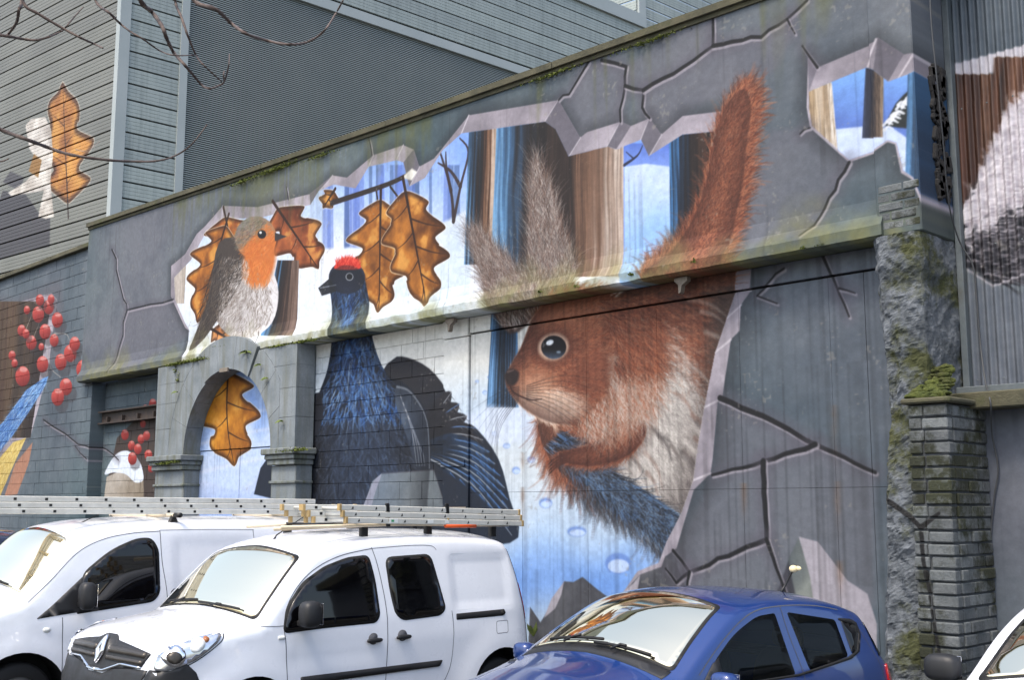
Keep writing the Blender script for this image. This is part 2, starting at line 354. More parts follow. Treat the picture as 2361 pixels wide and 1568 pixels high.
for i in range(26):                            # far blue woods
    u = 745 + RNG.random() * 330; w = RNG.uniform(5, 16); poly([(u, 380), (u + w, 380), (u + w * 1.2, 560 + RNG.random() * 40), (u - w * .2, 575)], (92, 118, 196) if i % 3 else (58, 84, 130), [TU], 2.5, .55)
poly([(700, 575), (830, 570), (960, 545), (1085, 480), (1085, 720), (700, 800)], grad((700, 560), (900, 760), (238, 241, 247), (206, 222, 240), .3), [TU], 6, .9)
for q in ([(1046, 510), (1040, 440), (1018, 360), (1008, 340)], [(1046, 510), (1062, 430), (1080, 350), (1060, 318)], [(1040, 440), (1030, 390), (1028, 350)], [(1062, 430), (1040, 395), (1010, 375)]): stroke(q, 13, 4, (52, 42, 44), [TU], .95)
trunk(1082, 1150, 1070, 1142, 285, 610, [TU], seed=2); trunk(1146, 1308, 1135, 1300, 262, 690, [TU], pal=[(120, 170, 215), (58, 92, 128), (36, 44, 56), (26, 24, 26), (30, 26, 26), (48, 38, 34), (40, 32, 30)], seed=3, flare=10)
trunk(1304, 1440, 1306, 1442, 318, 640, [TU], pal=[(40, 32, 30), (88, 66, 54), (112, 84, 68), (126, 102, 88), (158, 140, 128), (196, 186, 178)], seed=4)
poly([(1438, 330), (1545, 330), (1545, 640), (1438, 640)], grad((0, 330), (0, 382), (86, 116, 200), (120, 150, 226)), [TU], 1.5); poly([(1440, 384), (1490, 377), (1546, 384), (1546, 660), (1440, 660)], grad((0, 380), (0, 560), (196, 214, 244), (150, 190, 240), .35, 60), [TU], 2)
stroke([(1440, 380), (1470, 358), (1482, 335)], 8, 2, (40, 46, 70), [TU]); stroke([(1462, 366), (1444, 350)], 4, 2, (40, 46, 70), [TU])
trunk(1543, 1650, 1546, 1650, 300, 600, [TU], pal=[(70, 130, 190), (30, 50, 74), (24, 24, 30), (34, 28, 28), (60, 42, 34), (30, 26, 26)], seed=6)
trunk(395, 430, 395, 425, 600, 700, [TU], pal=[(150, 140, 132), (196, 188, 180), (170, 160, 150)], seed=7)
clip_to(CU, YU, None)
# --- small opening further right
OUT2 = [(1863, 133), (1885, 155), (2022, 97), (2028, 88), (2088, 127), (2112, 123), (2122, 133), (2186, 103), (2200, 137), (2200, 480), (2192, 484), (2142, 504), (2105, 414), (2082, 400), (2068, 334), (2051, 329), (2015, 354), (1958, 374), (1868, 294), (1860, 247)]
IN2 = [(1865, 210), (1998, 155), (2018, 163), (2052, 190), (2098, 173), (2148, 147), (2178, 180), (2200, 230), (2196, 470), (2145, 494), (2110, 410), (2087, 394), (2072, 330), (2051, 324), (2015, 348), (1958, 368), (1872, 290), (1865, 247)]
poly(OUT2, INK, [TU], 26, .5, grow=6); poly(OUT2, bevel_col(9), [TU], 1.0); poly([(2028, 88), (2088, 127), (2052, 190), (2018, 163)], BEVD, [TU], 1.5, .8); poly([(1863, 133), (1885, 155), (1865, 212)], BEVM, [TU], 1.5)
stroke([(2024, 92), (2000, 155)], 5, 5, (200, 194, 202), [TU], .8, 1, 1); stroke([(2112, 123), (2075, 183)], 5, 4, (200, 194, 202), [TU], .8, 1, 1)
poly(IN2, grad((0, 160), (0, 300), (124, 176, 240), (90, 120, 196), .3, 60), [TU]); clip_to(CU, YU, IN2); poly([(1920, 298), (2000, 290), (2068, 300), (2110, 330), (2110, 500), (1860, 500)], (196, 212, 240), [TU], 2)
clip_to(CU, YU, IN2); trunk(1864, 1918, 1864, 1932, 190, 350, [TU], pal=[(132, 112, 92), (168, 146, 116), (196, 180, 160), (150, 130, 106), (212, 204, 194)], seed=8); trunk(1996, 2042, 1988, 2040, 155, 318, [TU], pal=[(52, 60, 84), (30, 34, 48), (72, 60, 54), (140, 122, 104)], seed=9)
poly([(2044, 292), (2058, 262), (2070, 240), (2086, 222), (2104, 206), (2114, 300)], (34, 40, 42), [TU], 2)
for k in range(16): u0 = 2050 + 3.6 * k + RNG.uniform(-3, 3); v0 = 288 - 4.6 * k + RNG.uniform(-6, 14); stroke([(u0 - 8, v0 + 5), (u0, v0 - 2), (u0 + 12, v0 + 3)], 7, 3, (226, 230, 238), [TU], .9, 1.5)
trunk(2098, 2200, 2090, 2200, 150, 480, [TU], pal=[(86, 132, 178), (48, 78, 110), (30, 40, 56), (20, 22, 28), (34, 28, 28), (52, 38, 32)], seed=10)
clip_to(CU, YU, None)
# --- cracks in the paint
for pts, w in (([(1357, 142), (1312, 217), (1288, 230)], 7), ([(1387, 138), (1444, 153), (1441, 197), (1431, 280)], 9), ([(1441, 197), (1484, 207), (1481, 247), (1498, 272)], 9), ([(1484, 207), (1574, 155), (1644, 105), (1644, 40)], 11), ([(1644, 105), (1755, 85), (1815, 43), (1861, 0)], 10), ([(1815, 43), (1833, 77)], 5), ([(1958, 374), (1880, 520), (1852, 545)], 7), ([(258, 575), (285, 690), (293, 715), (400, 690)], 8), ([(293, 715), (275, 800), (255, 860)], 7), ([(850, 316), (858, 357)], 4), ([(660, 430), (665, 460)], 3), ([(1868, 294), (1845, 308)], 3), ([(1885, 155), (1850, 105)], 6)): crack(pts, w, max(3, w * .6), [TU])
# --- lower wall: snow, trees, rocks
HOLE_L = [(600, 760), (1740, 600), (1735, 612), (1731, 670), (1708, 703), (1705, 763), (1685, 783), (1666, 912), (1655, 924), (1643, 1060), (1638, 1092), (1600, 1130), (1560, 1265), (1534, 1284), (1526, 1308), (1476, 1326), (1437, 1368), (1380, 1440), (1300, 1560), (600, 1560)]
IN_L = [(600, 760), (1700, 600), (1696, 670), (1675, 733), (1648, 813), (1623, 940), (1606, 1044), (1598, 1108), (1572, 1180), (1536, 1250), (1519, 1298), (1470, 1318), (1437, 1366), (1380, 1440), (1300, 1560), (600, 1560)]
for pl in ([(1660, 920), (1760, 960), (1880, 1025), (1760, 1062), (1645, 1094)], [(1640, 1100), (1758, 1066), (1768, 1243), (1592, 1318), (1558, 1272)], [(1764, 1064), (1880, 1028), (2018, 1095), (2018, 1400), (1815, 1368), (1770, 1250)], [(1592, 1324), (1768, 1250), (1806, 1372), (1600, 1400)], [(1534, 1286), (1556, 1274), (1588, 1320), (1565, 1350), (1480, 1380), (1476, 1328)]): plate(pl, (104, 104, 114), [TL], .6)
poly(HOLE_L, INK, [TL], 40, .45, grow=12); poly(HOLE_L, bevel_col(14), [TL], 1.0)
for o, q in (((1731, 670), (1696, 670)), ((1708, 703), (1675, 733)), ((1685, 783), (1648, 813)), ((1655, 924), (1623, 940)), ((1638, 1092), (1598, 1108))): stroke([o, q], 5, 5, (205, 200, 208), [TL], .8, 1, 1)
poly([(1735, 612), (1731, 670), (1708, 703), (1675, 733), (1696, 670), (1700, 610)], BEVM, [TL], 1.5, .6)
def snow(U, V, sd):
    n = fbm(*U.shape, 160, 31, 3); s = .5 + .5 * np.sin((V + U * .18) / 62 + n * 5); t = np.clip((V - 830) / 520, 0, 1)
    c = lerp((222, 222, 216), (150, 188, 236), (t * .55 + s * .32)[..., None]); return lerp(c, (92, 142, 226), np.clip((V - 1230) / 170 * s, 0, .75)[..., None])
poly(IN_L, snow, [TL], 1.0)
for c, rx, ry in (((1425, 1300), 30, 24), ((1330, 1226), 22, 12), ((1258, 1160), 15, 12), ((1362, 1160), 15, 9), ((1168, 1028), 8, 6), ((1225, 1060), 9, 7), ((1190, 1085), 9, 8), ((1290, 1100), 11, 7), ((1118, 905), 5, 4), ((1130, 935), 5, 4), ((1105, 960), 5, 4), ((1140, 1000), 6, 5), ((1100, 880), 4, 3), ((1128, 870), 4, 3)):
    poly(ell(c, rx, ry), (104, 138, 208), [TL], 3, .8); poly(ell((c[0] + 1, c[1] + ry * .25), rx * .82, ry * .66), (186, 208, 244), [TL], 2)
trunk(1140, 1192, 1122, 1196, 640, 940, [TL], pal=[(112, 158, 206), (46, 74, 104), (24, 28, 36), (52, 84, 118), (26, 30, 40), (70, 110, 150)], seed=12)
poly([(1080, 960), (1125, 935), (1215, 945), (1240, 1010), (1060, 1040)], (206, 218, 240), [TL], 8, .7)
def rock(P, lit):
    poly(P, lambda U, V, sd: lerp((58, 60, 68), (92, 94, 100), np.clip(fbm(*U.shape, 30, 8, 4) * 1.4 - .25, 0, 1)[..., None]), [TL], 1.2); poly(lit, (168, 164, 174), [TL], 1.2)
rock([(1262, 1410), (1301, 1341), (1322, 1343), (1343, 1331), (1375, 1358), (1410, 1384), (1480, 1560), (1215, 1560), (1222, 1400), (1246, 1436)], [(1254, 1426), (1272, 1380), (1301, 1341), (1294, 1372), (1280, 1404)])
rock([(1437, 1368), (1476, 1326), (1525, 1308), (1534, 1284), (1560, 1300), (1590, 1380), (1600, 1560), (1400, 1560)], [(1430, 1372), (1462, 1344), (1476, 1326), (1470, 1362)])
poly([(1818, 1290), (1842, 1240), (1900, 1400), (1880, 1460), (1790, 1400)], grad((1815, 1300), (1880, 1330), (84, 92, 96), (126, 132, 128), .4, 30), [TL], 1.2); poly([(1842, 1238), (1886, 1250), (1955, 1340), (2000, 1370), (2022, 1440), (2022, 1560), (1900, 1560), (1868, 1330)], (162, 158, 168), [TL], 1.2); poly([(1790, 1370), (1818, 1295), (1840, 1400), (1800, 1400)], (52, 54, 62), [TL], 2)
for pts, w in (([(1660, 918), (1760, 960), (1880, 1025), (2018, 1090)], 13), ([(1880, 1025), (1760, 1064), (1642, 1096)], 11), ([(1760, 1064), (1764, 1160), (1768, 1245), (1590, 1320), (1552, 1270)], 13), ([(1768, 1245), (1790, 1310), (1812, 1370)], 10), ([(1590, 1320), (1560, 1345), (1535, 1312)], 8), ([(1590, 1320), (1584, 1360)], 8), ([(1895, 580), (1925, 650), (1958, 730)], 7), ([(1935, 665), (1972, 676)], 4), ([(1810, 620), (1745, 682), (1792, 700)], 5)): crack(pts, w, max(2, w * .55), [TL])
# --- autumn leaves
leaf((520, 500), (560, 690), 130, [TU], 3, 4, ((188, 108, 44), (104, 50, 22))); leaf((520, 520), (455, 745), 95, [TU], 5, 4); leaf((640, 480), (735, 620), 110, [TU], 8, 3, ((168, 92, 50), (92, 44, 24)))
leaf((490, 760), (560, 800), 60, [TU], 9, 3, ((214, 150, 90), (150, 90, 50))); leaf((770, 440), (745, 480), 40, [TU], 10, 2)
trunk(640, 690, 604, 684, 600, 775, [TU], pal=[(96, 150, 200), (34, 34, 40), (44, 34, 32), (84, 66, 58), (120, 100, 90)], seed=13)
stroke([(765, 468), (850, 440), (905, 420), (945, 400)], 18, 13, (44, 36, 34), [TU]); poly([(925, 410), (950, 388), (962, 396), (950, 415)], (238, 236, 232), [TU], 3)
stroke([(868, 440), (872, 470)], 7, 6, (44, 34, 30), [TU]); stroke([(900, 430), (930, 470)], 7, 6, (44, 34, 30), [TU])
leaf((878, 460), (874, 722), 124, [TU], 21, 4, ((170, 104, 38), (84, 48, 20)), .3); leaf((935, 440), (985, 708), 128, [TU], 25, 4, ((184, 116, 44), (92, 52, 20)), .3)
# --- a plain song bird with an orange breast
r_ = np.random.default_rng(5)
poly([(540, 555), (604, 590), (640, 655), (634, 730), (596, 774), (540, 780), (500, 740), (490, 670), (508, 600)], grad((510, 640), (630, 680), (120, 110, 104), (222, 220, 224), .25, 30), [TU], 2, smooth=4)
poly([(505, 560), (560, 560), (560, 640), (500, 740), (455, 800), (440, 798), (480, 690)], (66, 58, 54), [TU], 2, smooth=4)
poly(ell((590, 548), 48, 50), grad((560, 520), (610, 590), (128, 124, 118), (196, 112, 52), .2, 20), [TU], 2)
poly([(575, 560), (630, 555), (632, 620), (600, 660), (560, 640)], (198, 112, 54), [TU], 14, smooth=4)
def bdir(u, v): return np.where(u > 560, 1.75, 2.25) + 0 * v
fur([(515, 590), (625, 600), (625, 735), (585, 768), (545, 772), (505, 735)], 1500, bdir, 20, lambda u, v, r: np.where((u > 575)[:, None] & (v < 650)[:, None], jcol((208, 120, 56), r, len(u)), pick([(196, 192, 192), (150, 142, 136), (112, 98, 88), (222, 220, 220)], r, len(u))), [TU], .6, 2, .3, 3)
fur(ell((588, 548), 46, 46), 700, lambda u, v: np.full_like(u, 2.6), 14, lambda u, v, r: np.where(((u - 580) + (v - 550) > 0)[:, None], jcol((200, 112, 50), r, len(u)), jcol((112, 104, 94), r, len(u), 20)), [TU], .6, 2, .3, 4)
fur([(505, 580), (555, 590), (500, 730), (450, 795), (470, 700)], 700, lambda u, v: np.full_like(u, 2.0), 26, lambda u, v, r: pick([(58, 50, 46), (96, 84, 74), (44, 40, 40)], r, len(u)), [TU], .7, 2, .15, 5)
poly([(634, 536), (662, 545), (634, 556)], (52, 48, 50), [TU], 1.5); poly(ell((604, 540), 10, 10), (20, 22, 28), [TU], 1.2); poly(ell((601, 536), 3, 3), (235, 240, 245), [TU], 1)
for u in (560, 598): stroke([(u, 765), (u + 2, 800)], 4, 3, (60, 46, 40), [TU])
# --- a plain dark bird with a red cap
NB = [(765, 700), (760, 640), (790, 612), (832, 625), (850, 690), (858, 780), (890, 860), (940, 890), (985, 960), (992, 1060), (985, 1180), (1000, 1320), (690, 1320), (700, 1170), (700, 990), (730, 920), (756, 850), (766, 770)]
poly([(905, 830), (940, 825), (990, 850), (1030, 900), (1050, 960), (1100, 990), (1150, 1060), (1175, 1150), (1195, 1240), (1100, 1260), (900, 1260), (880, 900)], grad((900, 860), (1150, 1180), (34, 34, 40), (26, 36, 52), .5, 40), [TL], 2, smooth=3)
for i in range(13):                            # spread tail feathers
    a = i / 12; b0 = (950, 1040); e_ = (1045 + 135 * math.sin(a * 1.6), 905 + 330 * a); m_f = ((b0[0] + e_[0]) / 2 + 18, (b0[1] + e_[1]) / 2 - 26); wv = (30 - 8 * a)
    poly([b0, (m_f[0] - wv * .5, m_f[1] - wv * .6), e_, (m_f[0] + wv * .3, m_f[1] + wv * .9)], grad(b0, e_, (16, 18, 24), (40, 62, 92) if i > 4 else (36, 36, 42), .3, 12), [TL], 2, smooth=4)
    stroke([b0, m_f, e_], 5, 2, (96, 140, 200) if i % 2 else (170, 176, 184), [TL], .8)
    for k in range(7): t = .35 + k * .09; p_ = (b0[0] + (e_[0] - b0[0]) * t + 14 * math.sin(t * 3), b0[1] + (e_[1] - b0[1]) * t - 20 * math.sin(t * 3)); stroke([p_, (p_[0] + 12, p_[1] + 13)], 4, 1.5, (70, 116, 180) if i > 5 else (86, 90, 98), [TL], .7)
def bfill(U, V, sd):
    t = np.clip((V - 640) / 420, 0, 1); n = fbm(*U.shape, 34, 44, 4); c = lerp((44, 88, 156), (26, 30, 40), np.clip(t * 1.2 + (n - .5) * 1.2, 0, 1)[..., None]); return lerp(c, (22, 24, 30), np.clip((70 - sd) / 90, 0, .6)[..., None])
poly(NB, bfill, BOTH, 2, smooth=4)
clip_to(CU, YU, crom(NB, 4, True)); clip_to(CL, YL, crom(NB, 4, True))
def ndir(u, v): return 1.55 + (u - 830) * -.0035
fur([(770, 640), (840, 640), (860, 790), (900, 880), (970, 960), (985, 1160), (700, 1160), (715, 980), (760, 860)], 3000, ndir, 34, lambda u, v, r: np.where((v < 960)[:, None], pick([(56, 104, 172), (36, 70, 126), (28, 44, 76), (110, 150, 200), (24, 28, 38)], r, len(u)), pick([(30, 34, 44), (20, 22, 28), (52, 62, 80)], r, len(u))), BOTH, .45, 4, .35, 9)
for i in range(70):
    u0 = RNG.uniform(770, 880); v0 = 780 + RNG.random() * 200; stroke([(u0, v0), (u0 + (u0 - 825) * .18, v0 + 22), (u0 + (u0 - 825) * .3, v0 + 48)], 5, 1, [(120, 160, 208), (60, 104, 168), (176, 192, 210)][i % 3], [TL], .4)
clip_to(CU, YU, None); clip_to(CL, YL, None)
poly([(915, 890), (950, 905), (985, 970), (990, 1080), (965, 1090), (935, 1000), (912, 930)], grad((915, 900), (980, 1080), (84, 98, 118), (24, 30, 42), .4, 24), [TL], 2, smooth=4); stroke([(915, 892), (948, 906), (984, 972), (990, 1080)], 7, 4, (176, 186, 200), [TL], .8)
for i in range(9): stroke([(920 + 3 * i, 905 + 8 * i), (945 + 4 * i, 985 + 8 * i), (958 + 3 * i, 1075)], 4, 2, (214, 216, 222) if i % 2 else (60, 72, 92), [TL], .6)
poly([(700, 940), (735, 905), (745, 960), (722, 1010), (690, 990)], (34, 38, 50), [TL], 2, smooth=4)
poly(ell((800, 640), 42, 38), (30, 36, 52), [TU], 2); poly([(762, 640), (734, 664), (742, 682), (776, 672)], (34, 38, 46), [TU], 1.5); stroke([(738, 664), (775, 657)], 3, 3, (128, 136, 150), [TU])
poly([(770, 618), (790, 596), (820, 596), (832, 618), (800, 622)], (206, 60, 46), [TU], 3, smooth=4); fur(ell((800, 610), 28, 12), 240, lambda u, v: np.full_like(u, -1.4), 12, lambda u, v, r: pick([(226, 84, 66), (180, 40, 34)], r, len(u)), [TU], .7, 2)
poly(ell((806, 638), 9, 9), (190, 196, 204), [TU], 1.5); poly(ell((806, 638), 7, 7), (18, 20, 26), [TU], 1)
poly([(835, 1180), (858, 1110), (880, 1092), (1000, 1084), (1030, 1180)], grad((850, 1100), (1020, 1170), (122, 128, 132), (96, 104, 110), .5, 30), [TL], 1.2); poly([(830, 1184), (862, 1108), (880, 1092), (850, 1184)], (156, 152, 162), [TL], 1.2); stroke([(880, 1092), (1000, 1084), (1030, 1180)], 4, 3, (70, 70, 78), [TL], .8, 1, 1)
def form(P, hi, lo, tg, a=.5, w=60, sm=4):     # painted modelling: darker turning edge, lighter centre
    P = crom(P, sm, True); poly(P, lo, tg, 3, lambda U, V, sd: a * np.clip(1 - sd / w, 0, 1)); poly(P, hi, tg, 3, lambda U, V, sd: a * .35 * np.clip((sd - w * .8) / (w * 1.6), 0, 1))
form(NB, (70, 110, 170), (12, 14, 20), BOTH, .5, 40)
# --- a plain red squirrel sitting in side view, bushy tail raised
RUS = [(140, 72, 46), (92, 46, 32), (176, 106, 74), (62, 36, 30), (118, 62, 42), (158, 112, 90)]
TAIL = [(1490, 650), (1550, 580), (1600, 500), (1630, 410), (1646, 320), (1676, 240), (1716, 205), (1732, 250), (1722, 330), (1712, 420), (1696, 500), (1678, 590), (1650, 690), (1560, 740)]
poly(TAIL, grad((1640, 300), (1560, 660), (112, 58, 38), (150, 80, 52), .35, 40), BOTH, 6, smooth=4)
def tdir(u, v): return -1.15 + (v - 450) * .0006 + (u - 1640) * .004
fur(TAIL, 2500, tdir, 60, lambda u, v, r: pick(RUS, r, len(u)), BOTH, .3, 4, .25, 14, smooth=4); fur(TAIL, 16000, tdir, 44, lambda u, v, r: pick(RUS + [(206, 136, 100), (56, 30, 26)], r, len(u)), BOTH, .38, 1, .3, 15, smooth=4)
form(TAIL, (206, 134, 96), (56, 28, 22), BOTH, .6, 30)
clip_to(CL, YL, IN_L)
BODY = [(1330, 760), (1420, 690), (1500, 630), (1640, 600), (1720, 610), (1720, 700), (1690, 790), (1660, 930), (1635, 1070), (1615, 1130), (1580, 1190), (1526, 1248), (1440, 1190), (1340, 1130), (1262, 1050), (1240, 960), (1270, 900)]
poly(BODY, grad((1420, 740), (1500, 1180), (140, 80, 54), (70, 64, 64), .3, 70), [TL], 5, smooth=4)
def bodydir(u, v): return np.clip(np.arctan2(v - 640, u - 1330) * .8, -.2, 1.6) + .1 * np.sin(u / 60)
def bodycol(u, v, r):
    n = len(u); d = (u - 1490 - (v - 980) * .25) / 125.; e = (v - 970) / 215.; k = d * d + e * e + r.normal(0, .28, n)
    c = pick(RUS, r, n); w = k < 1.25; c[w] = pick([(206, 200, 194), (164, 158, 154), (232, 228, 222), (120, 114, 112)], r, int(w.sum()))
    lo = (v > 1090) & ~w; c[lo] = pick([(46, 46, 52), (30, 30, 34), (92, 108, 130), (64, 52, 48)], r, int(lo.sum())); up = (u > 1600) & (v > 660) & ~w; c[up] = pick([(92, 70, 60), (60, 46, 42), (124, 98, 82), (48, 36, 34)], r, int(up.sum())); return c
fur(BODY, 6000, bodydir, 90, bodycol, [TL], .3, 5, .2, 16, smooth=4); fur(BODY, 36000, bodydir, 60, bodycol, [TL], .34, 1, .22, 17, smooth=4)
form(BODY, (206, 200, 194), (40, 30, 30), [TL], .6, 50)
for i in range(60):                            # broad brush strokes through the coat
    u0, v0 = RNG.uniform(1420, 1640), RNG.uniform(660, 1120); a0 = float(bodydir(np.array([u0]), np.array([v0]))[0]); L0 = RNG.uniform(50, 120); stroke([(u0, v0), (u0 + math.cos(a0) * L0 * .5, v0 + math.sin(a0) * L0 * .5), (u0 + math.cos(a0 + .2) * L0, v0 + math.sin(a0 + .2) * L0)], 12, 2, [(56, 44, 42), (226, 220, 214), (96, 54, 40), (34, 28, 30)][i % 4], [TL], .28, 3)
fur([(1250, 1030), (1440, 1180), (1526, 1245), (1560, 1180), (1480, 1130), (1380, 1070), (1290, 990)], 5000, lambda u, v: .75 + (u - 1400) * .0012, 70, lambda u, v, r: pick([(36, 38, 46), (72, 104, 146), (22, 22, 26), (112, 134, 160)], r, len(u)), [TL], .4, 2, .2, 18)
ARM = [(1450, 930), (1490, 990), (1450, 1050), (1370, 1075), (1300, 1066), (1290, 1046), (1350, 1030), (1395, 1000), (1415, 950)]
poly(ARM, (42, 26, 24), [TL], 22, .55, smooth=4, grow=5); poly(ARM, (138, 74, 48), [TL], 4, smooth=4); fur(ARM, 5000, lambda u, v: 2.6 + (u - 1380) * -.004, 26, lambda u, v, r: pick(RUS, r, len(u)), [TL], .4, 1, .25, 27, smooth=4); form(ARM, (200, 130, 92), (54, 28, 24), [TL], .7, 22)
for k in range(4): stroke([(1306, 1050 + 5 * k), (1286, 1054 + 7 * k), (1272, 1064 + 8 * k)], 8, 4, (70, 38, 30), [TL], .9); stroke([(1272, 1064 + 8 * k), (1264, 1072 + 8 * k)], 3, 1, (24, 20, 20), [TL], .9)
clip_to(CL, YL, None)
for s, (b0, tip, b1) in enumerate((((1175, 770), (1098, 545), (1250, 700)), ((1235, 720), (1238, 376), (1330, 690)))):   # tufted ears
    E_ = [b0, (b0[0] + (tip[0] - b0[0]) * .5 - 16, b0[1] + (tip[1] - b0[1]) * .5), tip, (b1[0] + (tip[0] - b1[0]) * .45 + 14, b1[1] + (tip[1] - b1[1]) * .45), b1]
    poly(E_, grad(tip, (b0[0] + 40, b0[1]), (150, 142, 136), (66, 46, 40), .3, 30), BOTH, 4, smooth=4); ea = math.atan2(tip[1] - b0[1], tip[0] - (b0[0] + b1[0]) / 2)
    fur(E_, 5000, lambda u, v: np.full_like(u, ea), 66, lambda u, v, r: pick([(150, 142, 138), (48, 38, 36), (206, 200, 196), (104, 72, 58), (84, 70, 66)], r, len(u)), BOTH, .42, 1, .18, 19 + s, smooth=4)
HEAD = [(1166, 874), (1180, 838), (1202, 800), (1226, 742), (1268, 694), (1330, 670), (1400, 690), (1450, 760), (1458, 850), (1420, 930), (1350, 975), (1276, 976), (1214, 946), (1176, 906)]
poly(HEAD, grad((1290, 690), (1270, 970), (146, 78, 50), (188, 140, 112), .25, 40), BOTH, 4, smooth=4)
def hdir(u, v): return np.arctan2((v - 868) * .8, u - 1130) * .9
def headcol(u, v, r):
    n = len(u); c = pick(RUS + [(166, 112, 84)], r, n); k = ((u - 1250) / 90.) ** 2 + ((v - 935) / 40.) ** 2 + r.normal(0, .25, n) < 1; c[k] = pick([(212, 186, 166), (182, 144, 120), (228, 212, 200)], r, int(k.sum())); b = (u > 1390) & (v > 820); c[b] = pick([(160, 130, 114), (120, 84, 66), (196, 180, 170)], r, int(b.sum())); return c
fur(HEAD, 3000, hdir, 40, headcol, BOTH, .3, 4, .25, 22, smooth=4); fur(HEAD, 22000, hdir, 26, headcol, BOTH, .36, 1, .28, 23, smooth=4)
Q_ = crom(HEAD, 4, True); poly(Q_, (52, 28, 24), BOTH, 3, lambda U, V, sd: .65 * np.clip(1 - sd / 34, 0, 1) * np.clip((1385 - U) / 90, 0, 1)); fur([(1370, 690), (1500, 680), (1520, 800), (1500, 930), (1400, 990), (1330, 970), (1400, 900), (1420, 800)], 5000, lambda u, v: .35 + (v - 700) * .0035, 60, lambda u, v, r: np.where((v > 850)[:, None], pick([(176, 160, 150), (130, 92, 74), (206, 198, 190), (150, 78, 50)], r, len(u)), pick(RUS, r, len(u))), [TL], .38, 1, .25, 29); poly(ell((1310, 730), 70, 34), (206, 136, 100), BOTH, 46, .4)
poly([(1330, 800), (1410, 810), (1420, 880), (1350, 930), (1310, 880)], (92, 48, 36), [TL], 34, .4, smooth=4); poly(ell((1236, 890), 42, 30), (222, 178, 148), [TL], 26, .5)
poly(ell((1276, 800), 48, 40, -.3), (64, 34, 28), [TL], 16, .65); poly(ell((1276, 800), 36, 31, -.3), (198, 170, 150), [TL], 5, .85); poly(ell((1277, 801), 29, 27), lambda U, V, sd: lerp((12, 12, 16), (74, 92, 116), np.clip((V - 806) / 26, 0, .9)[..., None]), [TL], 1.5); poly(ell((1268, 790), 9, 6, -.4), (232, 240, 248), [TL], 2); poly(ell((1288, 812), 5, 3), (150, 170, 190), [TL], 2, .7)
poly([(1163, 868), (1176, 850), (1196, 858), (1192, 882), (1174, 890)], (40, 30, 30), [TL], 4, smooth=4); stroke([(1176, 888), (1186, 906), (1222, 922), (1250, 920)], 5, 2, (48, 28, 26), [TL]); stroke([(1170, 858), (1184, 854)], 4, 3, (120, 100, 96), [TL], .6)
for i in range(9): stroke([(1214, 890 + 4 * i), (1300, 866 + 13 * i), (1400 + 10 * i, 880 + 32 * i)], 2.2, .7, (36, 30, 30), [TL], .7); stroke([(1196, 892 + 4 * i), (1150, 906 + 12 * i), (1080 + 9 * i, 950 + 24 * i)], 2.2, .7, (36, 30, 30), [TL], .7)
# --- arch back boards, further-left bay and wall, the tin on the right
TA, TB, TW, TR = [(CL, -0.03)], [(CL, 0.12)], [(CL, -0.15)], [(CL, 0.42)]
poly([(400, 840), (680, 840), (680, 1300), (400, 1300)], grad((430, 900), (560, 1060), (84, 132, 218), (188, 208, 242), .4, 60), TA); poly([(400, 1130), (470, 1108), (540, 1132), (600, 1100), (640, 1080), (640, 1300), (400, 1300)], grad((0, 1100), (0, 1200), (196, 210, 240), (150, 178, 232), .2), TA, 3)
for v in (965, 1010, 1075): stroke([(440, v + 20), (520, v), (625, v - 22)], 14, 8, (214, 222, 244), TA, .55, 6)
leaf((528, 858), (540, 1076), 128, TA, 33, 3, ((204, 136, 40), (140, 82, 22)), .36, .04); poly([(585, 1140), (600, 1080), (628, 1040), (626, 1150)], (28, 36, 52), TA, 2); trunk(425, 448, 428, 462, 1000, 1260, TA, pal=[(120, 112, 104), (170, 164, 156), (140, 132, 124)], seed=40)
poly([(278, 1165), (235, 1165), (270, 1010), (320, 960), (420, 940), (420, 1165)], (66, 56, 52), TB, 3)
for c, r in (((352, 932), 11), ((288, 1003), 11), ((303, 1028), 10), ((325, 1013), 10), ((338, 1005), 10), ((318, 1036), 11), ((342, 1050), 11), ((330, 978), 8), ((350, 955), 9), ((348, 1080), 9), ((335, 940), 6)): berry(c, r, TB)
poly([(238, 1160), (246, 1100), (290, 1080), (330, 1100), (332, 1160)], grad((240, 1100), (330, 1150), (190, 184, 176), (136, 124, 108), .3, 30), TB, 2); poly([(241, 1093), (265, 1050), (295, 1040), (322, 1065), (331, 1105), (312, 1113), (290, 1094), (262, 1090)], (222, 232, 246), TB, 2, smooth=4); berry((305, 1058), 13, TB)
poly([(-90, 670), (35, 690), (140, 645), (150, 760), (135, 800), (98, 900), (70, 990), (40, 1150), (-90, 1150)], (100, 96, 104), TW, 20, .5); poly([(-90, 680), (30, 700), (118, 676), (132, 690), (110, 860), (72, 1000), (-90, 1150)], bevel_col(50), TW)
trunk(-80, 118, -80, 70, 695, 1010, TW, pal=[(70, 34, 32), (96, 52, 44), (64, 42, 34), (84, 66, 50), (60, 48, 40), (44, 34, 32)], seed=41)
for q in ([(110, 870), (113, 780), (150, 770), (160, 785)], [(113, 820), (118, 850), (140, 870)], [(60, 760), (75, 720)], [(70, 800), (95, 730)]): stroke(q, 5, 3, (176, 168, 160), TW, .8)
for c, r in (((88, 725), 17), ((112, 708), 15), ((132, 738), 16), ((104, 765), 16), ((125, 785), 13), ((72, 790), 15), ((50, 762), 12), ((60, 770), 10), ((98, 840), 17), ((52, 868), 21), ((140, 835), 17), ((162, 815), 18), ((172, 793), 15), ((192, 852), 20), ((152, 892), 18), ((133, 916), 18), ((28, 820), 10), ((62, 715), 9), ((92, 692), 12), ((118, 690), 10), ((95, 800), 8), ((34, 838), 9)): berry(c, r, TW)
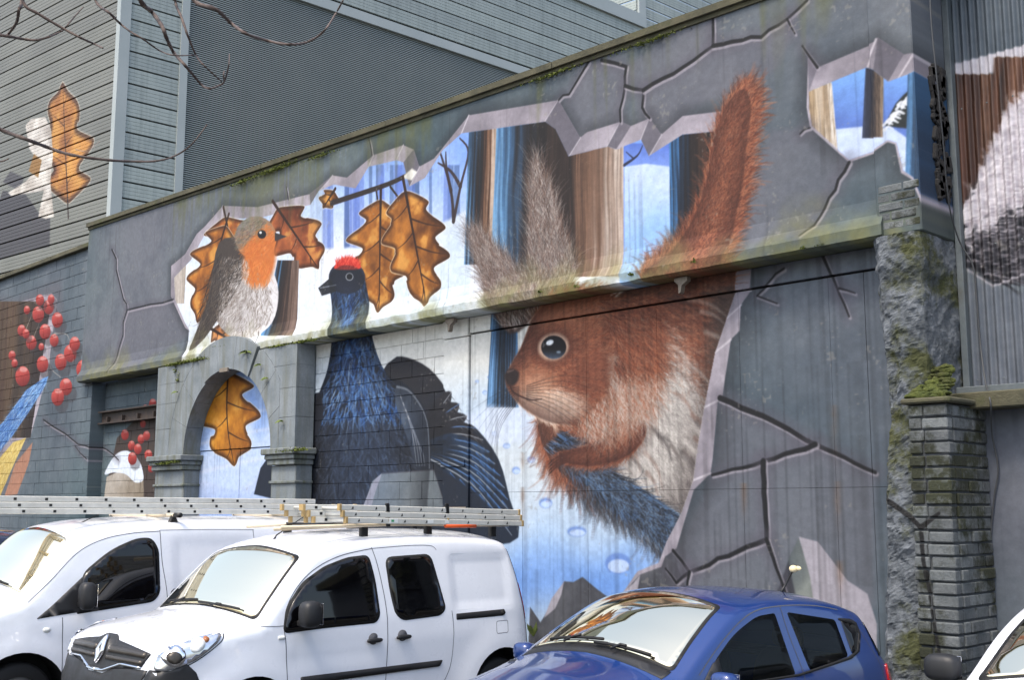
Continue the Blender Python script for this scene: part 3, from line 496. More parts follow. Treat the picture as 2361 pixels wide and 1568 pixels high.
poly([(112, 868), (104, 890), (60, 960), (25, 1010), (-20, 1060), (-40, 1020), (10, 970), (60, 900), (100, 872)], grad((0, 1000), (100, 880), (40, 90, 170), (110, 160, 220), .5, 14), TW, 2); poly([(60, 1010), (30, 1075), (0, 1145), (-40, 1150), (-20, 1080), (30, 1020)], grad((0, 1050), (40, 1120), (214, 190, 110), (176, 150, 80), .5, 10), TW, 2)
poly([(75, 1020), (66, 1070), (40, 1140), (10, 1145), (35, 1070)], (168, 122, 100), TW, 3)
for i in range(10): stroke([(95 - 6 * i, 885 + 9 * i), (55 - 7 * i, 955 + 10 * i), (10 - 4 * i, 1020 + 8 * i)], 3, 2, [(30, 60, 110), (150, 190, 230), (60, 120, 190)][i % 3], TW, .6)
fur([(112, 868), (104, 890), (60, 960), (25, 1010), (-20, 1060), (-40, 1020), (10, 970), (60, 900), (100, 872)], 1500, lambda u, v: np.full_like(u, 2.25), 26, lambda u, v, r: pick([(48, 100, 180), (130, 180, 226), (26, 54, 104), (190, 210, 230)], r, len(u)), TW, .5, 3, .15, 62); fur([(60, 1010), (30, 1075), (0, 1145), (-40, 1150), (-20, 1080), (30, 1020)], 600, lambda u, v: np.full_like(u, 2.1), 22, lambda u, v, r: pick([(214, 190, 110), (160, 130, 60), (236, 222, 160)], r, len(u)), TW, .5, 2, .2, 63)
crack([(100, 968), (150, 1000), (180, 1025), (212, 1035), (240, 1060)], 7, 4, TW); crack([(232, 1060), (205, 1030)], 5, 4, TB)
poly([(2190, 160), (2480, 60), (2480, 700), (2190, 640)], (104, 112, 120), TR, 3); poly([(2185, 150), (2480, 70), (2480, 120), (2190, 190)], (196, 194, 204), TR, 2); trunk(2195, 2300, 2200, 2290, 170, 520, TR, pal=[(40, 34, 34), (86, 56, 44), (60, 40, 34), (110, 80, 64), (50, 36, 32)], seed=71); trunk(2290, 2480, 2285, 2480, 130, 460, TR, pal=[(46, 36, 34), (96, 66, 52), (120, 92, 76), (70, 48, 40), (54, 40, 36)], seed=72)
WF = [(2205, 510), (2250, 420), (2310, 300), (2361, 240), (2480, 220), (2480, 600), (2361, 630), (2290, 655), (2240, 620), (2210, 610)]
poly(WF, (30, 30, 36), TR, 6); fur(WF, 4500, lambda u, v: -.7 + (v - 450) * .003, 50, lambda u, v, r: np.where(((v - 520 + (u - 2210) * .5) < 40)[:, None], pick([(226, 222, 228), (200, 196, 206), (168, 160, 170)], r, len(u)), pick([(26, 26, 32), (44, 42, 48), (120, 116, 124)], r, len(u))), TR, .7, 3, .3, 61)
stroke([(2205, 605), (2290, 660), (2361, 632), (2440, 640)], 4, 4, (170, 166, 174), TR, .9, 1, 1)
# --- weather on the paint: green runs under the coping, ochre growth along the lip
h_, w_ = CU.h, CU.w; X_ = CU.x0 + np.arange(w_) / CU.res; Z_ = (CU.z0 + np.arange(h_) / CU.res)[:, None]; topz = np.interp(X_, [-21.2, -12.85, -9.14, -6.84, -3.9], [7.37, 7.13, 7.05, 7.0, 6.95])[None, :]
run = np.clip((vnoise(1, w_, 9, 71) * .55 + vnoise(1, w_, 60, 72) * .9 - .72) * 3, 0, 1); ln = .25 + 1.2 * vnoise(1, w_, 7, 73) * vnoise(1, w_, 110, 75)
run = np.clip(run + .8 * np.exp(-((X_[None, :] + 14.8) / 1.9) ** 2) * (vnoise(1, w_, 5, 70) > .35), 0, 1); ln = ln + .35 * np.exp(-((X_[None, :] + 14.8) / 1.7) ** 2)
a_ = run * np.clip(1 - (topz - Z_) / ln, 0, 1) * np.clip(.35 + fbm(h_, w_, 12, 74), 0, 1)
CU.a += (np.array((92, 96, 58), np.float32) - CU.a) * (a_ * .8)[..., None]
a2 = np.clip(1 - (Z_ - 4.36) / (.16 + .5 * vnoise(1, w_, 40, 76)), 0, 1) * np.clip(fbm(h_, w_, 18, 77) * 1.5 - .18, 0, 1); g2 = lerp((150, 146, 104), (104, 104, 52), fbm(h_, w_, 40, 79)[..., None])
CU.a += (g2 - CU.a) * (a2 * .85)[..., None]
vs_ = np.repeat(vnoise(CL.h // 70 + 1, CL.w, 3, 95), 70, 0)[:CL.h]; XL_ = (CL.x0 + np.arange(CL.w) / CL.res)[None, :]; ZL_ = (CL.z0 + np.arange(CL.h) / CL.res)[:, None]
pan = ((XL_ > -10.4) & (XL_ < -4.7)).astype(np.float32); CL.a *= (1 - .16 * pan * np.clip(vs_ * 2 - .9, 0, 1))[..., None]
rust = np.zeros((CL.h, CL.w), np.float32)      # rust runs at the sheet joints
for xx, zz, ll in ((-9.46, 2.2, .5), (-8.45, 2.2, .3), (-6.42, 2.2, .35), (-5.42, 2.2, .5), (-5.42, 2.9, .7), (-5.42, 1.5, .4), (-9.46, 2.6, .3)):
    rust = np.maximum(rust, np.exp(-((XL_ - xx) / .035) ** 2) * np.clip(1 - (zz - ZL_) / ll, 0, 1) * (ZL_ < zz + .05))
CL.a += (np.array((112, 78, 52), np.float32) - CL.a) * (rust * .5 * np.clip(fbm(CL.h, CL.w, 14, 97) * 1.6 - .2, 0, 1))[..., None]
for cv, sd_ in ((CU, 81), (CL, 85)):           # scuffs, drips and specks of bare wall
    s = vnoise(cv.h, cv.w, 3, sd_) * fbm(cv.h, cv.w, 30, sd_ + 2); k = np.clip((s - .60) * 5, 0, .4); cv.a += (np.array((150, 146, 138), np.float32) - cv.a) * k[..., None]
    dr = np.repeat(np.clip((vnoise(1, cv.w, 4, sd_ + 4) - .78) * 4, 0, 1), cv.h, 0) * np.clip(vnoise(cv.h, cv.w, 60, sd_ + 6) * 2 - 1, 0, 1); cv.a *= (1 - .28 * dr)[..., None]
    cv.a *= (.94 + .12 * fbm(cv.h, cv.w, 5, sd_ + 8, 2))[..., None]
IMG_U, IMG_L = CU.image('mural_upper'), CL.image('mural_lower')
MURAL_TONE = .68                                     # even reflectance scale of the mural paint, balanced against the exposure
def mural_mat(name, cv, img, rough=.72, bump=.25, bdist=.006, bscale=45):
    m, nt, b = new_mat(name); co = coords(nt); sp = nd(nt, 'ShaderNodeSeparateXYZ'); nt.links.new(co, sp.inputs[0]); cb = nd(nt, 'ShaderNodeCombineXYZ')
    for i, (lo, hi, ax) in enumerate(((cv.x0, cv.x0 + cv.w / cv.res, 0), (cv.z0, cv.z0 + cv.h / cv.res, 2))):
        mr = nd(nt, 'ShaderNodeMapRange', clamp=False); mr.inputs[1].default_value = lo; mr.inputs[2].default_value = hi; nt.links.new(sp.outputs[ax], mr.inputs[0]); nt.links.new(mr.outputs[0], cb.inputs[i])
    im = nd(nt, 'ShaderNodeTexImage', image=img, extension='EXTEND', interpolation='Cubic'); nt.links.new(cb.outputs[0], im.inputs[0])
    f = noise_tex(nt, co, bscale, 6, .7); col = mixc(nt, .25, im.outputs[0], ramp(nt, f, [(.3, (.6, .6, .6, 1)), (.7, (1.15, 1.15, 1.15, 1))]), 'MULTIPLY')
    col = mixc(nt, 1.0, col, (MURAL_TONE, MURAL_TONE, MURAL_TONE, 1), 'MULTIPLY'); nt.links.new(col, b.inputs['Base Color']); b.inputs['Roughness'].default_value = rough; b.inputs['Specular IOR Level'].default_value = .3; add_bump(nt, b, f, bump, bdist); return m
M_U = mural_mat('mural_paint_upper', CU, IMG_U); M_L = mural_mat('mural_paint_lower', CL, IMG_L)
# ------------------------------------------------------------------ ground
M_ASPH = weathered('asphalt', (52, 53, 55), (78, 78, 78), 1.2, .9, .5, .008, stain=(44, 44, 46), bscale=60)
M_EARTH = weathered('ground_earth', (84, 82, 76), (108, 104, 96), .3, .95, .3, .02, bscale=8)
g = mesh('ground', [(-400, -400, -.02), (400, -400, -.02), (400, 400, -.02), (-400, 400, -.02)], [(0, 1, 2, 3)], M_EARTH); tag(g, kind='structure')
g = mesh('car_park', [(-60, -13.5, 0), (30, -13.5, 0), (30, .4, 0), (-60, .4, 0)], [(0, 1, 2, 3)], M_ASPH); tag(g, kind='structure')
M_LINE = weathered('road_paint', (150, 150, 146), (196, 196, 190), 8, .8, .2, .003, stain=(90, 90, 90))
for i, x in enumerate((-13.6, -10.1, -6.6, -3.55, -.8)):
    g = mesh('bay_marking', [(x - .05, -6, .004), (x + .05, -6, .004), (x + .05, -.6, .004), (x - .05, -.6, .004)], [(0, 1, 2, 3)], M_LINE); tag(g, kind='structure')
# ------------------------------------------------------------------ long mural wall
M_DARK = weathered('shadow_gap_mortar', (40, 40, 42), (62, 60, 58), 6, .95, .4, .01)
M_COPE = weathered('mossy_coping', (66, 66, 52), (104, 100, 78), 3, .95, .6, .02, stain=(70, 78, 34), bscale=40)
M_SOFF = weathered('concrete_soffit', (92, 96, 94), (124, 122, 114), 3, .9, .4, .01, stain=(80, 84, 60))
wall = empty('mural_wall', (-12, 0, 0), 'long grey wall painted with squirrel, birds and winter woodland behind the parked vans', 'wall')
TOPX = [-21.25, -12.85, -9.14, -6.84, -3.98]; TOPZ = [7.37, 7.13, 7.05, 7.0, 6.97]
def topz(x): return float(np.interp(x, TOPX, TOPZ))
XL, XR = -21.05, -4.70
n = 150; xs = [XL + (XR - XL) * i / n for i in range(n + 1)]; prof = []; vs, fs = [], []
for i, x in enumerate(xs):
    zt = topz(x); j = lambda s: (mnoise.noise(Vector((x * 3.1, s, 0))) + .6 * mnoise.noise(Vector((x * 11, s, 3)))) * .012
    lip = -.325 + j(1); col_ = [(x, .35, zt), (x, -.24, zt), (x, -.242, 6.2), (x, -.242, 5.4), (x, -.24, 4.72), (x, -.262 + j(5), 4.58), (x, lip, 4.47 + j(2)), (x, lip + .004, 4.375 + j(3)), (x, -.27, 4.35), (x, .06, 4.36)]
    vs += col_
m_ = len(col_)
for i in range(n):
    for k in range(m_ - 1): fs.append((i * m_ + k, i * m_ + k + 1, (i + 1) * m_ + k + 1, (i + 1) * m_ + k))
vs += [(XL, .35, 4.36), (XR, .35, 4.36)]; fs.append([k for k in range(m_)] + [len(vs) - 2]); fs.append([n * m_ + k for k in range(m_)][::-1] + [len(vs) - 1])
mesh('painted_band', vs, fs, M_U, wall)
x = XL - .02
while x < -4.0:
    x2 = min(x + 3.1, -3.98); z0, z1 = topz(x), topz(x2)
    v, f = extrude_poly([(x + .006, z0), (x2 - .006, z1), (x2 - .006, z1 + .075), (x + .006, z0 + .075)], -.30, .4); mesh('coping_stone', v, f, M_COPE, wall)
    v, f = extrude_poly([(x + .006, z0 - .05), (x2 - .006, z1 - .05), (x2 - .006, z1 - .004), (x + .006, z0 - .004)], -.262, -.236); mesh('drip_course', v, f, M_COPE, wall)
    x = x2
# sheets over the wide opening
box('opening_back', -11.2, -4.6, .05, .3, 0, 4.35, M_DARK, wall)
sx = [-10.36, -9.46, -8.45, -7.45, -6.42, -5.42, -5.06, -4.5]
for i in range(len(sx) - 1):
    for z0, z1 in ((.02, 2.1985), (2.2015, 4.14)):
        d = random.uniform(-.002, .002); box('sheet_panel', round(sx[i] + .0013, 4), round(sx[i + 1] - .0013, 4), d, .04, z0, z1, M_L, wall, .0015)
box('head_panel', -10.36, -4.5, -.02, .045, 4.160, 4.352, M_L, wall, .004)
box('door_post', -10.84, -10.372, -.03, .045, 0, 4.12, M_L, wall, .006); box('post_cap', -10.84, -10.366, -.045, .045, 4.128, 4.352, M_L, wall, .006)
M_RUST = weathered('rusty_bracket', (120, 110, 98), (150, 140, 128), 10, .8, .4, .005, stain=(96, 62, 40))
for x in (-10.62, -7.05):
    v, f = extrude_poly([(-.0, 4.345), (.16, 4.345), (.16, 4.30), (.09, 4.26), (.075, 4.19), (.05, 4.18), (.045, 4.27), (0, 4.31)], -.2, -.14); mesh('bracket', [(a + x, b, c) for a, b, c in v], f, M_RUST, wall)
box('hinge_plate', -10.86, -10.42, -.05, -.03, 2.52, 2.60, M_L, wall, .004)
# blockwork: every block is a piece, running bond, recessed joints
M_MORT = weathered('painted_mortar', (58, 62, 66), (80, 84, 88), 8, .95, .3, .005)
def blockwork(par, x0, x1, z0, z1, y, mat, back=.25, L=.45, H=.225, hole=None, jit=.003, name='block', bev=.004):
    bb = box(name + '_backing', x0, x1, y + .012, y + back, z0, z1, mat, par)
    z = z0; row = 0
    while z < z1 - .04:
        zz = min(z + H, z1); x = x0 - (L / 2 if row % 2 else 0)
        while x < x1 - .02:
            a, b = max(x, x0), min(x + L, x1)
            if b - a > .05 and not (hole and hole(a, b, z, zz)):
                d = random.uniform(-jit, jit); box(name, round(a + .003, 3), round(b - .003, 3), round(y + d, 3), round(y + d, 3) + .08, round(z + .003, 3), round(zz - .003, 3), mat, par, bev)
            x += L
        z = zz; row += 1
blockwork(wall, -13.75, -10.85, .1, 4.35, 0.0, M_L)
box('vent_plate', -10.8, -10.4, -.042, -.03, 1.98, 2.03, M_RUST, wall, .002)
# ------------------------------------------------------------------ wall further left with the bay between
lw = empty('block_wall', (-23, 0, 0), 'grey painted block wall with red berries and blue tail, far left', 'wall')
blockwork(lw, -27.0, -20.75, 1.15, 7.0, -.15, M_L, back=.5, L=.45, H=.225)
box('wall_base', -27.0, -20.75, -.14, .3, 0, 1.15, M_L, lw)
for i in range(3): box('coping_stone', -27.0 + 2.1 * i, -24.91 + 2.1 * i, -.24, .35, 7.0, 7.09, M_COPE, lw, .01)
bay = empty('bay_wall', (-19.3, .1, 0), 'recessed block bay with rusted steel beam left of the stone arch', 'wall')
blockwork(bay, -20.75, -17.75, 1.15, 4.36, .12, M_L, back=.2)
box('wall_base', -20.75, -17.75, .13, .3, 0, 1.15, M_L, bay)
M_BEAM = weathered('rusted_steel', (44, 38, 36), (74, 60, 52), 8, .75, .4, .006, stain=(104, 78, 58))
for nm, a in (('beam_flange', (-.02, .13, 3.775, 3.80)), ('beam_web', (.06, .08, 3.585, 3.775)), ('beam_flange', (-.02, .13, 3.56, 3.585))): box(nm, -20.72, -17.8, a[0], a[1], a[2], a[3], M_BEAM, bay)
for i in range(5): box('beam_stiffener', -20.4 + .6 * i, -20.37 + .6 * i, 0, .06, 3.585, 3.69, M_BEAM, bay)
# ------------------------------------------------------------------ stone archway
M_STONE = weathered('grey_painted_stone', (112, 122, 129), (150, 158, 164), 2.2, .85, .35, .008, streak=(116, 120, 112), stain=(104, 106, 78), stain_pos=(.64, .82), bscale=35)
arch = empty('stone_archway', (-15.6, -.3, 0), 'grey stone arch with mossy capitals and a painted autumn leaf inside it', 'archway')
AX, AZ, AR, AO = -15.56, 2.86, 1.27, 1.78; PX0, PX1, PTOP = -17.8, -13.66, 4.345; YF, YB = -.34, -.03
def arc(r, a0, a1, n=8): return [(AX + r * math.cos(R(a0 + (a1 - a0) * i / n)), AZ + r * math.sin(R(a0 + (a1 - a0) * i / n))) for i in range(n + 1)]
def stone(pts, mat=M_STONE, y0=YF, y1=YB, nm='stone'):
    c = (sum(p[0] for p in pts) / len(pts), sum(p[1] for p in pts) / len(pts)); pts = [(c[0] + (p[0] - c[0]) * (1 - .004 / max(.05, math.dist(p, c))), c[1] + (p[1] - c[1]) * (1 - .004 / max(.05, math.dist(p, c)))) for p in pts]
    v, f = extrude_poly(pts, y0, y1); return mesh(nm, v, f, mat, arch)
nv = 9
for i in range(nv):
    a0, a1 = 180 * i / nv, 180 * (i + 1) / nv; key = i == nv // 2; ro = AO + .0
    out = arc(ro, a1, a0, 6); out = [(max(PX0 + .42, min(PX1 - .42, x)), min(PTOP if not 3 <= i <= 5 else 9, z)) for x, z in out]
    stone(arc(AR, a0, a1, 6) + out, y0=YF - (.03 if 3 <= i <= 5 else .0), nm='voussoir')
for sgn in (-1, 1):                            # spandrel stones beside the ring
    zs = [2.86, 3.3, 3.72, 4.05, PTOP]
    for k in range(4):
        z0, z1 = zs[k], zs[k + 1]; outer = PX0 if sgn < 0 else PX1; cl = lambda z: max(math.sqrt(max(AO ** 2 - (z - AZ) ** 2, 0)), .75)
        inn = [(AX + sgn * min(cl(z0 + (z1 - z0) * i / 5), abs((PX0 + .42 if sgn < 0 else PX1 - .42) - AX)), z0 + (z1 - z0) * i / 5) for i in range(6)]
        stone([(outer, z0)] + (inn if sgn < 0 else inn) + [(outer, z1)])
M_CAP = weathered('weathered_capital', (108, 116, 120), (142, 148, 150), 4, .9, .4, .01, streak=(92, 96, 66))
for (a, b) in ((PX0, AX - AR), (AX + AR, PX1)):
    for o, z0, z1 in ((.10, 2.77, 2.86), (.06, 2.70, 2.77), (.03, 2.62, 2.70)): box('capital', a - o, b + o, YF - o, YB, z0 + .001, z1 - .001, M_CAP, arch, .012)
    for i in range(4): box('pier_stone', a + .003, b - .003, YF + .03, YB, .65 * i + .01, .65 * (i + 1) - .012 if i < 3 else 2.615, M_STONE, arch, .008)
    box('moulding_band', a - .02, b + .02, YF - .0, YB, 2.36, 2.40, M_CAP, arch, .008)
jz = 2.93
box('board', -17.1, -15.62, YB + .0, YB + .03, .02, jz - .012, M_L, arch, .003); box('board', -15.61, -14.0, YB + .003, YB + .03, .02, jz - .012, M_L, arch, .003); box('board', -17.1, -14.0, YB - .012, YB + .03, jz, 4.2, M_L, arch, .003)
box('arch_backing', -17.5, -13.9, YB + .04, YB + .2, 0, 4.3, M_DARK, arch)
box('keystone_lamp_box', AX - .14, AX + .1, YF - .06, YF - .028, 4.085, 4.15, M_RUST, arch, .005)
# ------------------------------------------------------------------ rough pillar, brick pier, tin cladding on the right
M_ROUGH = weathered('rough_render', (52, 60, 66), (134, 140, 148), 4.5, .9, .7, .03, stain=(70, 74, 38), stain_pos=(.50, .60), bscale=26, fine=.6)
CP = Canvas(-5.0, -3.9, 0.0, 3.4, 150); CP.a[:] = 255; TP = [(CP, -.42)]   # the painted crack runs on over pillar and pier
for q in ([(2012, 1136), (2060, 1166), (2098, 1190), (2125, 1217), (2132, 1290), (2148, 1380), (2166, 1490), (2172, 1560)], [(2125, 1217), (2148, 1200), (2168, 1184)]): stroke([(a + 4, b + 5) for a, b in q], 9, 5, (255, 255, 255), TP, 1, 1, 1); stroke(q, 10, 5, (52, 50, 54), TP, 1, 1.2, 1)
IMG_P = CP.image('painted_crack')
def over_paint(m):
    nt = m.node_tree; b = nt.nodes['Principled BSDF']; src = b.inputs['Base Color'].links[0].from_socket; co = coords(nt); sp = nd(nt, 'ShaderNodeSeparateXYZ'); nt.links.new(co, sp.inputs[0]); cb = nd(nt, 'ShaderNodeCombineXYZ')
    for i, (lo, hi, ax) in enumerate(((CP.x0, CP.x0 + CP.w / CP.res, 0), (CP.z0, CP.z0 + CP.h / CP.res, 2))): mr = nd(nt, 'ShaderNodeMapRange', clamp=False); mr.inputs[1].default_value = lo; mr.inputs[2].default_value = hi; nt.links.new(sp.outputs[ax], mr.inputs[0]); nt.links.new(mr.outputs[0], cb.inputs[i])
    im = nd(nt, 'ShaderNodeTexImage', image=IMG_P, extension='EXTEND'); nt.links.new(cb.outputs[0], im.inputs[0]); nt.links.new(mixc(nt, 1.0, src, im.outputs[0], 'MULTIPLY'), b.inputs['Base Color']); return m
over_paint(M_ROUGH)
pil = empty('rendered_pillar', (-4.5, -.2, 0), 'tall rough stone pillar coated in flaking grey paint with moss', 'pillar')
nu, nz = 56, 230; vs, fs = [], []
pathx = [(-4.80, .04), (-4.80, -.20), (-4.73, -.30), (-4.55, -.32), (-4.42, -.30), (-4.37, -.26), (-4.36, .46)]
seg = np.cumsum([0] + [math.dist(pathx[i], pathx[i + 1]) for i in range(len(pathx) - 1)])
for j in range(nz + 1):
    z = 4.36 * j / nz
    for i in range(nu + 1):
        s = seg[-1] * i / nu; x = np.interp(s, seg, [p[0] for p in pathx]); y = np.interp(s, seg, [p[1] for p in pathx]); e = .02
        q = Vector((x * 2.4, y * 2.4 + 7, z * 2.0)); d = .05 * mnoise.fractal(q, .9, 2.1, 6) + .035 * (mnoise.ridged_multi_fractal(q * 2.1, .8, 2.2, 5, 1.0, 2.0) - 1.0); d = max(-.11, min(.10, d))
        if 0 < i < nu: nx, ny = (-1, -.3) if i < nu * .2 else ((0, -1) if i < nu * .5 else (.7, -.1))
        else: nx = ny = 0
        bulge = .05 * math.sin(z * 1.3 + 1) * (1 if i < nu * .25 else .3)
        low = max(0., min(1., (2.75 - z) / .5)) * (.09 if nu * .12 < i < nu * .52 else 0); vs.append((x + nx * d * .6 - (bulge if i < nu * .3 else 0), y + ny * d - low, z))
for j in range(nz):
    for i in range(nu): a = j * (nu + 1) + i; fs.append((a, a + 1, a + nu + 2, a + nu + 1))
mesh('render_coat', vs, fs, M_ROUGH, pil)
bd = [(-4.83, 4.3)]; box('pilaster', -4.76, -4.35, -.275, .46, 4.365, 6.965, M_U, wall, .01)
def by_piece(m, lo=.7, hi=1.2):                # small tone step from brick to brick
    nt = m.node_tree; b = nt.nodes['Principled BSDF']; src = b.inputs['Base Color'].links[0].from_socket; oi = nd(nt, 'ShaderNodeObjectInfo')
    nt.links.new(mixc(nt, 1.0, src, ramp(nt, oi.outputs['Random'], [(0, (lo, lo, lo, 1)), (1, (hi, hi, hi * .98, 1))]), 'MULTIPLY'), b.inputs['Base Color']); return m
M_BRK = by_piece(weathered('grey_concrete_brick', (92, 99, 103), (136, 141, 144), 5, .92, .8, .015, stain=(52, 56, 36), stain_pos=(.47, .56), bscale=50, fine=.6), .62, 1.1); over_paint(M_BRK)
for r_i in range(5):                           # bricks laid bare at the foot of the pilaster
    off = -.12 * (r_i % 2); x = -4.74 + off
    while x < -4.40:
        a, b = max(x, -4.75), min(x + .235, -4.352)
        if b - a > .05: box('brick', round(a + .006, 3), round(b - .006, 3), -.279 + random.uniform(-.006, .003), -.2, 4.42 + r_i * .082, 4.42 + r_i * .082 + .07, M_BRK, wall, .008)
        x += .235
rub = []; rr = random.Random(4)                # broken chase: its dark recess put into the colour of proud rubble lumps
for k in range(70):
    v, f = cham(rr.uniform(.04, .13), .06, rr.uniform(.05, .16), .012); a = rr.uniform(-.5, .5); zc = 4.72 + 1.22 * k / 70; xc = rr.uniform(.04, .28)
    rub.append(([(-4.345 + p[1] * .8, xc + p[0] * math.cos(a) - p[2] * math.sin(a), zc + p[0] * math.sin(a) + p[2] * math.cos(a)) for p in v], f))
M_CHASE = weathered('dark_chase_rubble', (24, 25, 28), (48, 46, 46), 9, .9, .6, .02)
v, f = merge(rub); tag(mesh('chase_rubble', v, f, M_CHASE, wall), kind='stuff')
pier = empty('brick_pier', (-4.3, -.2, 0), 'short grey brick pier with mossy slab cap in front of the rough pillar', 'pier')
PXa, PXb, PYf, PYb, PH = -4.49, -4.14, -.44, .29, 2.86
box('pier_core', PXa + .02, PXb - .02, PYf + .02, PYb, 0, PH, M_MORT, pier)
for r_i in range(28):
    z0 = r_i * .102
    if z0 + .1 > PH: break
    sp = [PXa, PXb - .21, PXb] if r_i % 2 else [PXa, PXa + .12, PXb]
    for a, b in zip(sp, sp[1:]): d = random.uniform(-.012, .008); e_ = random.uniform(-.004, .004); box('brick', a + .006 + e_, b - .006 + e_, PYf + d, PYf + d + .1, z0 + .008, z0 + .096 + e_, M_BRK, pier, .01)
    sy = [PYf + .1, PYf + .34, PYf + .58, PYb] if r_i % 2 else [PYf + .1, PYf + .22, PYf + .46, PYb]
    for a, b in zip(sy, sy[1:]): d = random.uniform(-.012, .006); box('brick', PXb - .1 + d, PXb + d, a + .006, b - .006, z0 + .008, z0 + .096, M_BRK, pier, .008)
M_MOSS = weathered('moss_green', (62, 74, 22), (104, 112, 44), 12, .98, .9, .03, stain=(60, 52, 30), bscale=60)
box('cap_slab', PXa - .04, PXb + .035, PYf - .035, PYb, 2.868, 2.915, M_COPE, pier, .014)
tin = empty('corrugated_cladding', (-3.6, .25, 3), 'grey corrugated tin cladding with painted white fur, upper right corner', 'cladding')
def corr(name, x0, x1, z0, z1, y, par, mat):
    n = int((x1 - x0) / .0095); vs = []
    for i in range(n + 1):
        x = x0 + (x1 - x0) * i / n; yy = y + .017 * math.sin(x / .076 * 2 * math.pi); vs += [(x, yy, z0), (x, yy, z1)]
    return mesh(name, vs, [(2 * i, 2 * i + 2, 2 * i + 3, 2 * i + 1) for i in range(n)], mat, par, True)
M_TIN = mural_mat('mural_paint_tin', CL, IMG_L, .45, .05, .003)
corr('tin_sheet', -4.31, -3.33, 3.06, 5.62, .42, tin, M_TIN); corr('tin_sheet', -3.40, -2.62, 3.06, 5.62, .426, tin, M_TIN); corr('tin_sheet', -4.31, -3.33, 5.55, 8.1, .426, tin, M_TIN); corr('tin_sheet', -3.40, -2.62, 5.55, 8.1, .432, tin, M_TIN)
M_STEEL = weathered('grey_steel_trim', (86, 96, 102), (112, 120, 124), 4, .6, .2, .004, stain=(84, 78, 60))
box('corner_post', -4.349, -4.29, .34, .46, 3.0, 8.1, M_STEEL, tin, .006); box('bottom_rail', -4.36, -2.5, .22, .45, 2.985, 3.05, M_STEEL, tin, .006); box('tin_backing', -4.35, -2.5, .47, .52, 3.0, 8.1, M_DARK, tin)
box('mossy_sill', -4.34, -2.5, .02, .45, 2.84, 2.98, M_COPE, tin, .012)
blank = box('lower_panel', -4.34, -2.4, .292, .35, 0, 2.84, M_L, tin)
for x in np.arange(-4.24, -2.7, .228):
    for z in (3.12, 4.3, 5.58, 6.8): v, f = cham(.014, .008, .014, .003); mesh('roofing_screw', [(p[0] + x, p[1] + .398, p[2] + z) for p in v], f, M_STEEL, tin)
# ------------------------------------------------------------------ big clad building behind the wall
BC = Vector((-27.2, 3.0, 0)); dB = Vector((math.sin(R(2.6)), math.cos(R(2.6)), 0)); dA = Vector((-math.cos(R(6.15)), -math.sin(R(6.15)), 0)); UP = Vector((0, 0, 1))
nB = Vector((dB.y, -dB.x, 0)); nA = Vector((-dA.y, dA.x, 0))
if nB.dot(EYE - BC) < 0: nB = -nB
if nA.dot(EYE - BC) < 0: nA = -nA
class CanvasA(Canvas):
    def to(s, U, V, y):
        U = np.asarray(U, np.float64); V = np.asarray(V, np.float64); x = (U - CX) / F; yy = (CY - V) / F
        f = math.cos(PITCH) - yy * math.sin(PITCH); z = math.sin(PITCH) + yy * math.cos(PITCH); d0 = x * math.cos(RZ) - f * math.sin(RZ); d1 = x * math.sin(RZ) + f * math.cos(RZ)
        t = (BC - EYE).dot(nA) / (d0 * nA.x + d1 * nA.y); return (EYE[0] + t * d0 - s.x0) * s.res, (EYE[2] + t * z - s.z0) * s.res
    def uv(s, y):
        X = s.x0 + (np.arange(s.w) + .5) / s.res; Z = s.z0 + (np.arange(s.h) + .5) / s.res; dx = (X - EYE[0])[None, :]; dy = (BC.y + (X - BC.x) * dA.y / dA.x - EYE[1])[None, :]; dz = (Z - EYE[2])[:, None]
        xc = dx * math.cos(RZ) + dy * math.sin(RZ); f = -dx * math.sin(RZ) + dy * math.cos(RZ); zc = f * math.cos(PITCH) + dz * math.sin(PITCH); yc = -f * math.sin(PITCH) + dz * math.cos(PITCH)
        return (CX + F * xc / zc).astype(np.float32), (CY - F * yc / zc).astype(np.float32)
CA = CanvasA(-36.0, -27.0, 6.5, 16.5, 48); CA.a[:] = (126, 128, 123); TAA = [(CA, 0)]
CA.a *= (.93 + .14 * fbm(CA.h, CA.w, 60, 5))[..., None]
poly([(0, 470), (10, 440), (60, 445), (100, 500), (120, 490), (118, 570), (60, 580), (0, 600)], (78, 76, 80), TAA, 2); poly([(10, 420), (28, 395), (60, 410), (48, 440)], (84, 82, 86), TAA, 2)
leaf((160, 470), (148, 190), 105, TAA, 91, 3, ((206, 146, 72), (146, 92, 48)), .3)
poly([(62, 290), (75, 275), (108, 270), (122, 300), (126, 360), (120, 420), (128, 500), (110, 505), (92, 500), (98, 470), (105, 440), (30, 452), (22, 445), (62, 420), (80, 400), (100, 380), (72, 345)], lambda U, V, sd: lerp((178, 170, 162), (232, 228, 222), np.clip(fbm(*U.shape, 14, 6, 3) * 1.6 - .3, 0, 1)[..., None]), TAA, 1.5)
poly([(70, 395), (82, 355), (100, 370), (92, 410)], (150, 112, 60), TAA, 1.5); stroke([(178, 345), (205, 348), (235, 325)], 6, 4, (160, 140, 136), TAA, .9)
IMG_A = CA.image('mural_cladding')
M_CLADA = mural_mat('painted_cladding', CA, IMG_A, .5, .04, .003)
M_CLAD = weathered('sage_grey_cladding_lifted', (160, 171, 170), (176, 186, 183), .7, .5, .03, .003, bscale=20, fine=.08, streak=(148, 158, 156)); by_piece(M_CLAD, .92, 1.07)  # base colour lifted to make up for sun missing the louvred side
by_piece(M_CLADA, .93, 1.06)
M_TRIM = weathered('sage_grey_trim', (168, 178, 178), (182, 190, 190), .6, .5, .03, .002, bscale=20, fine=.06)
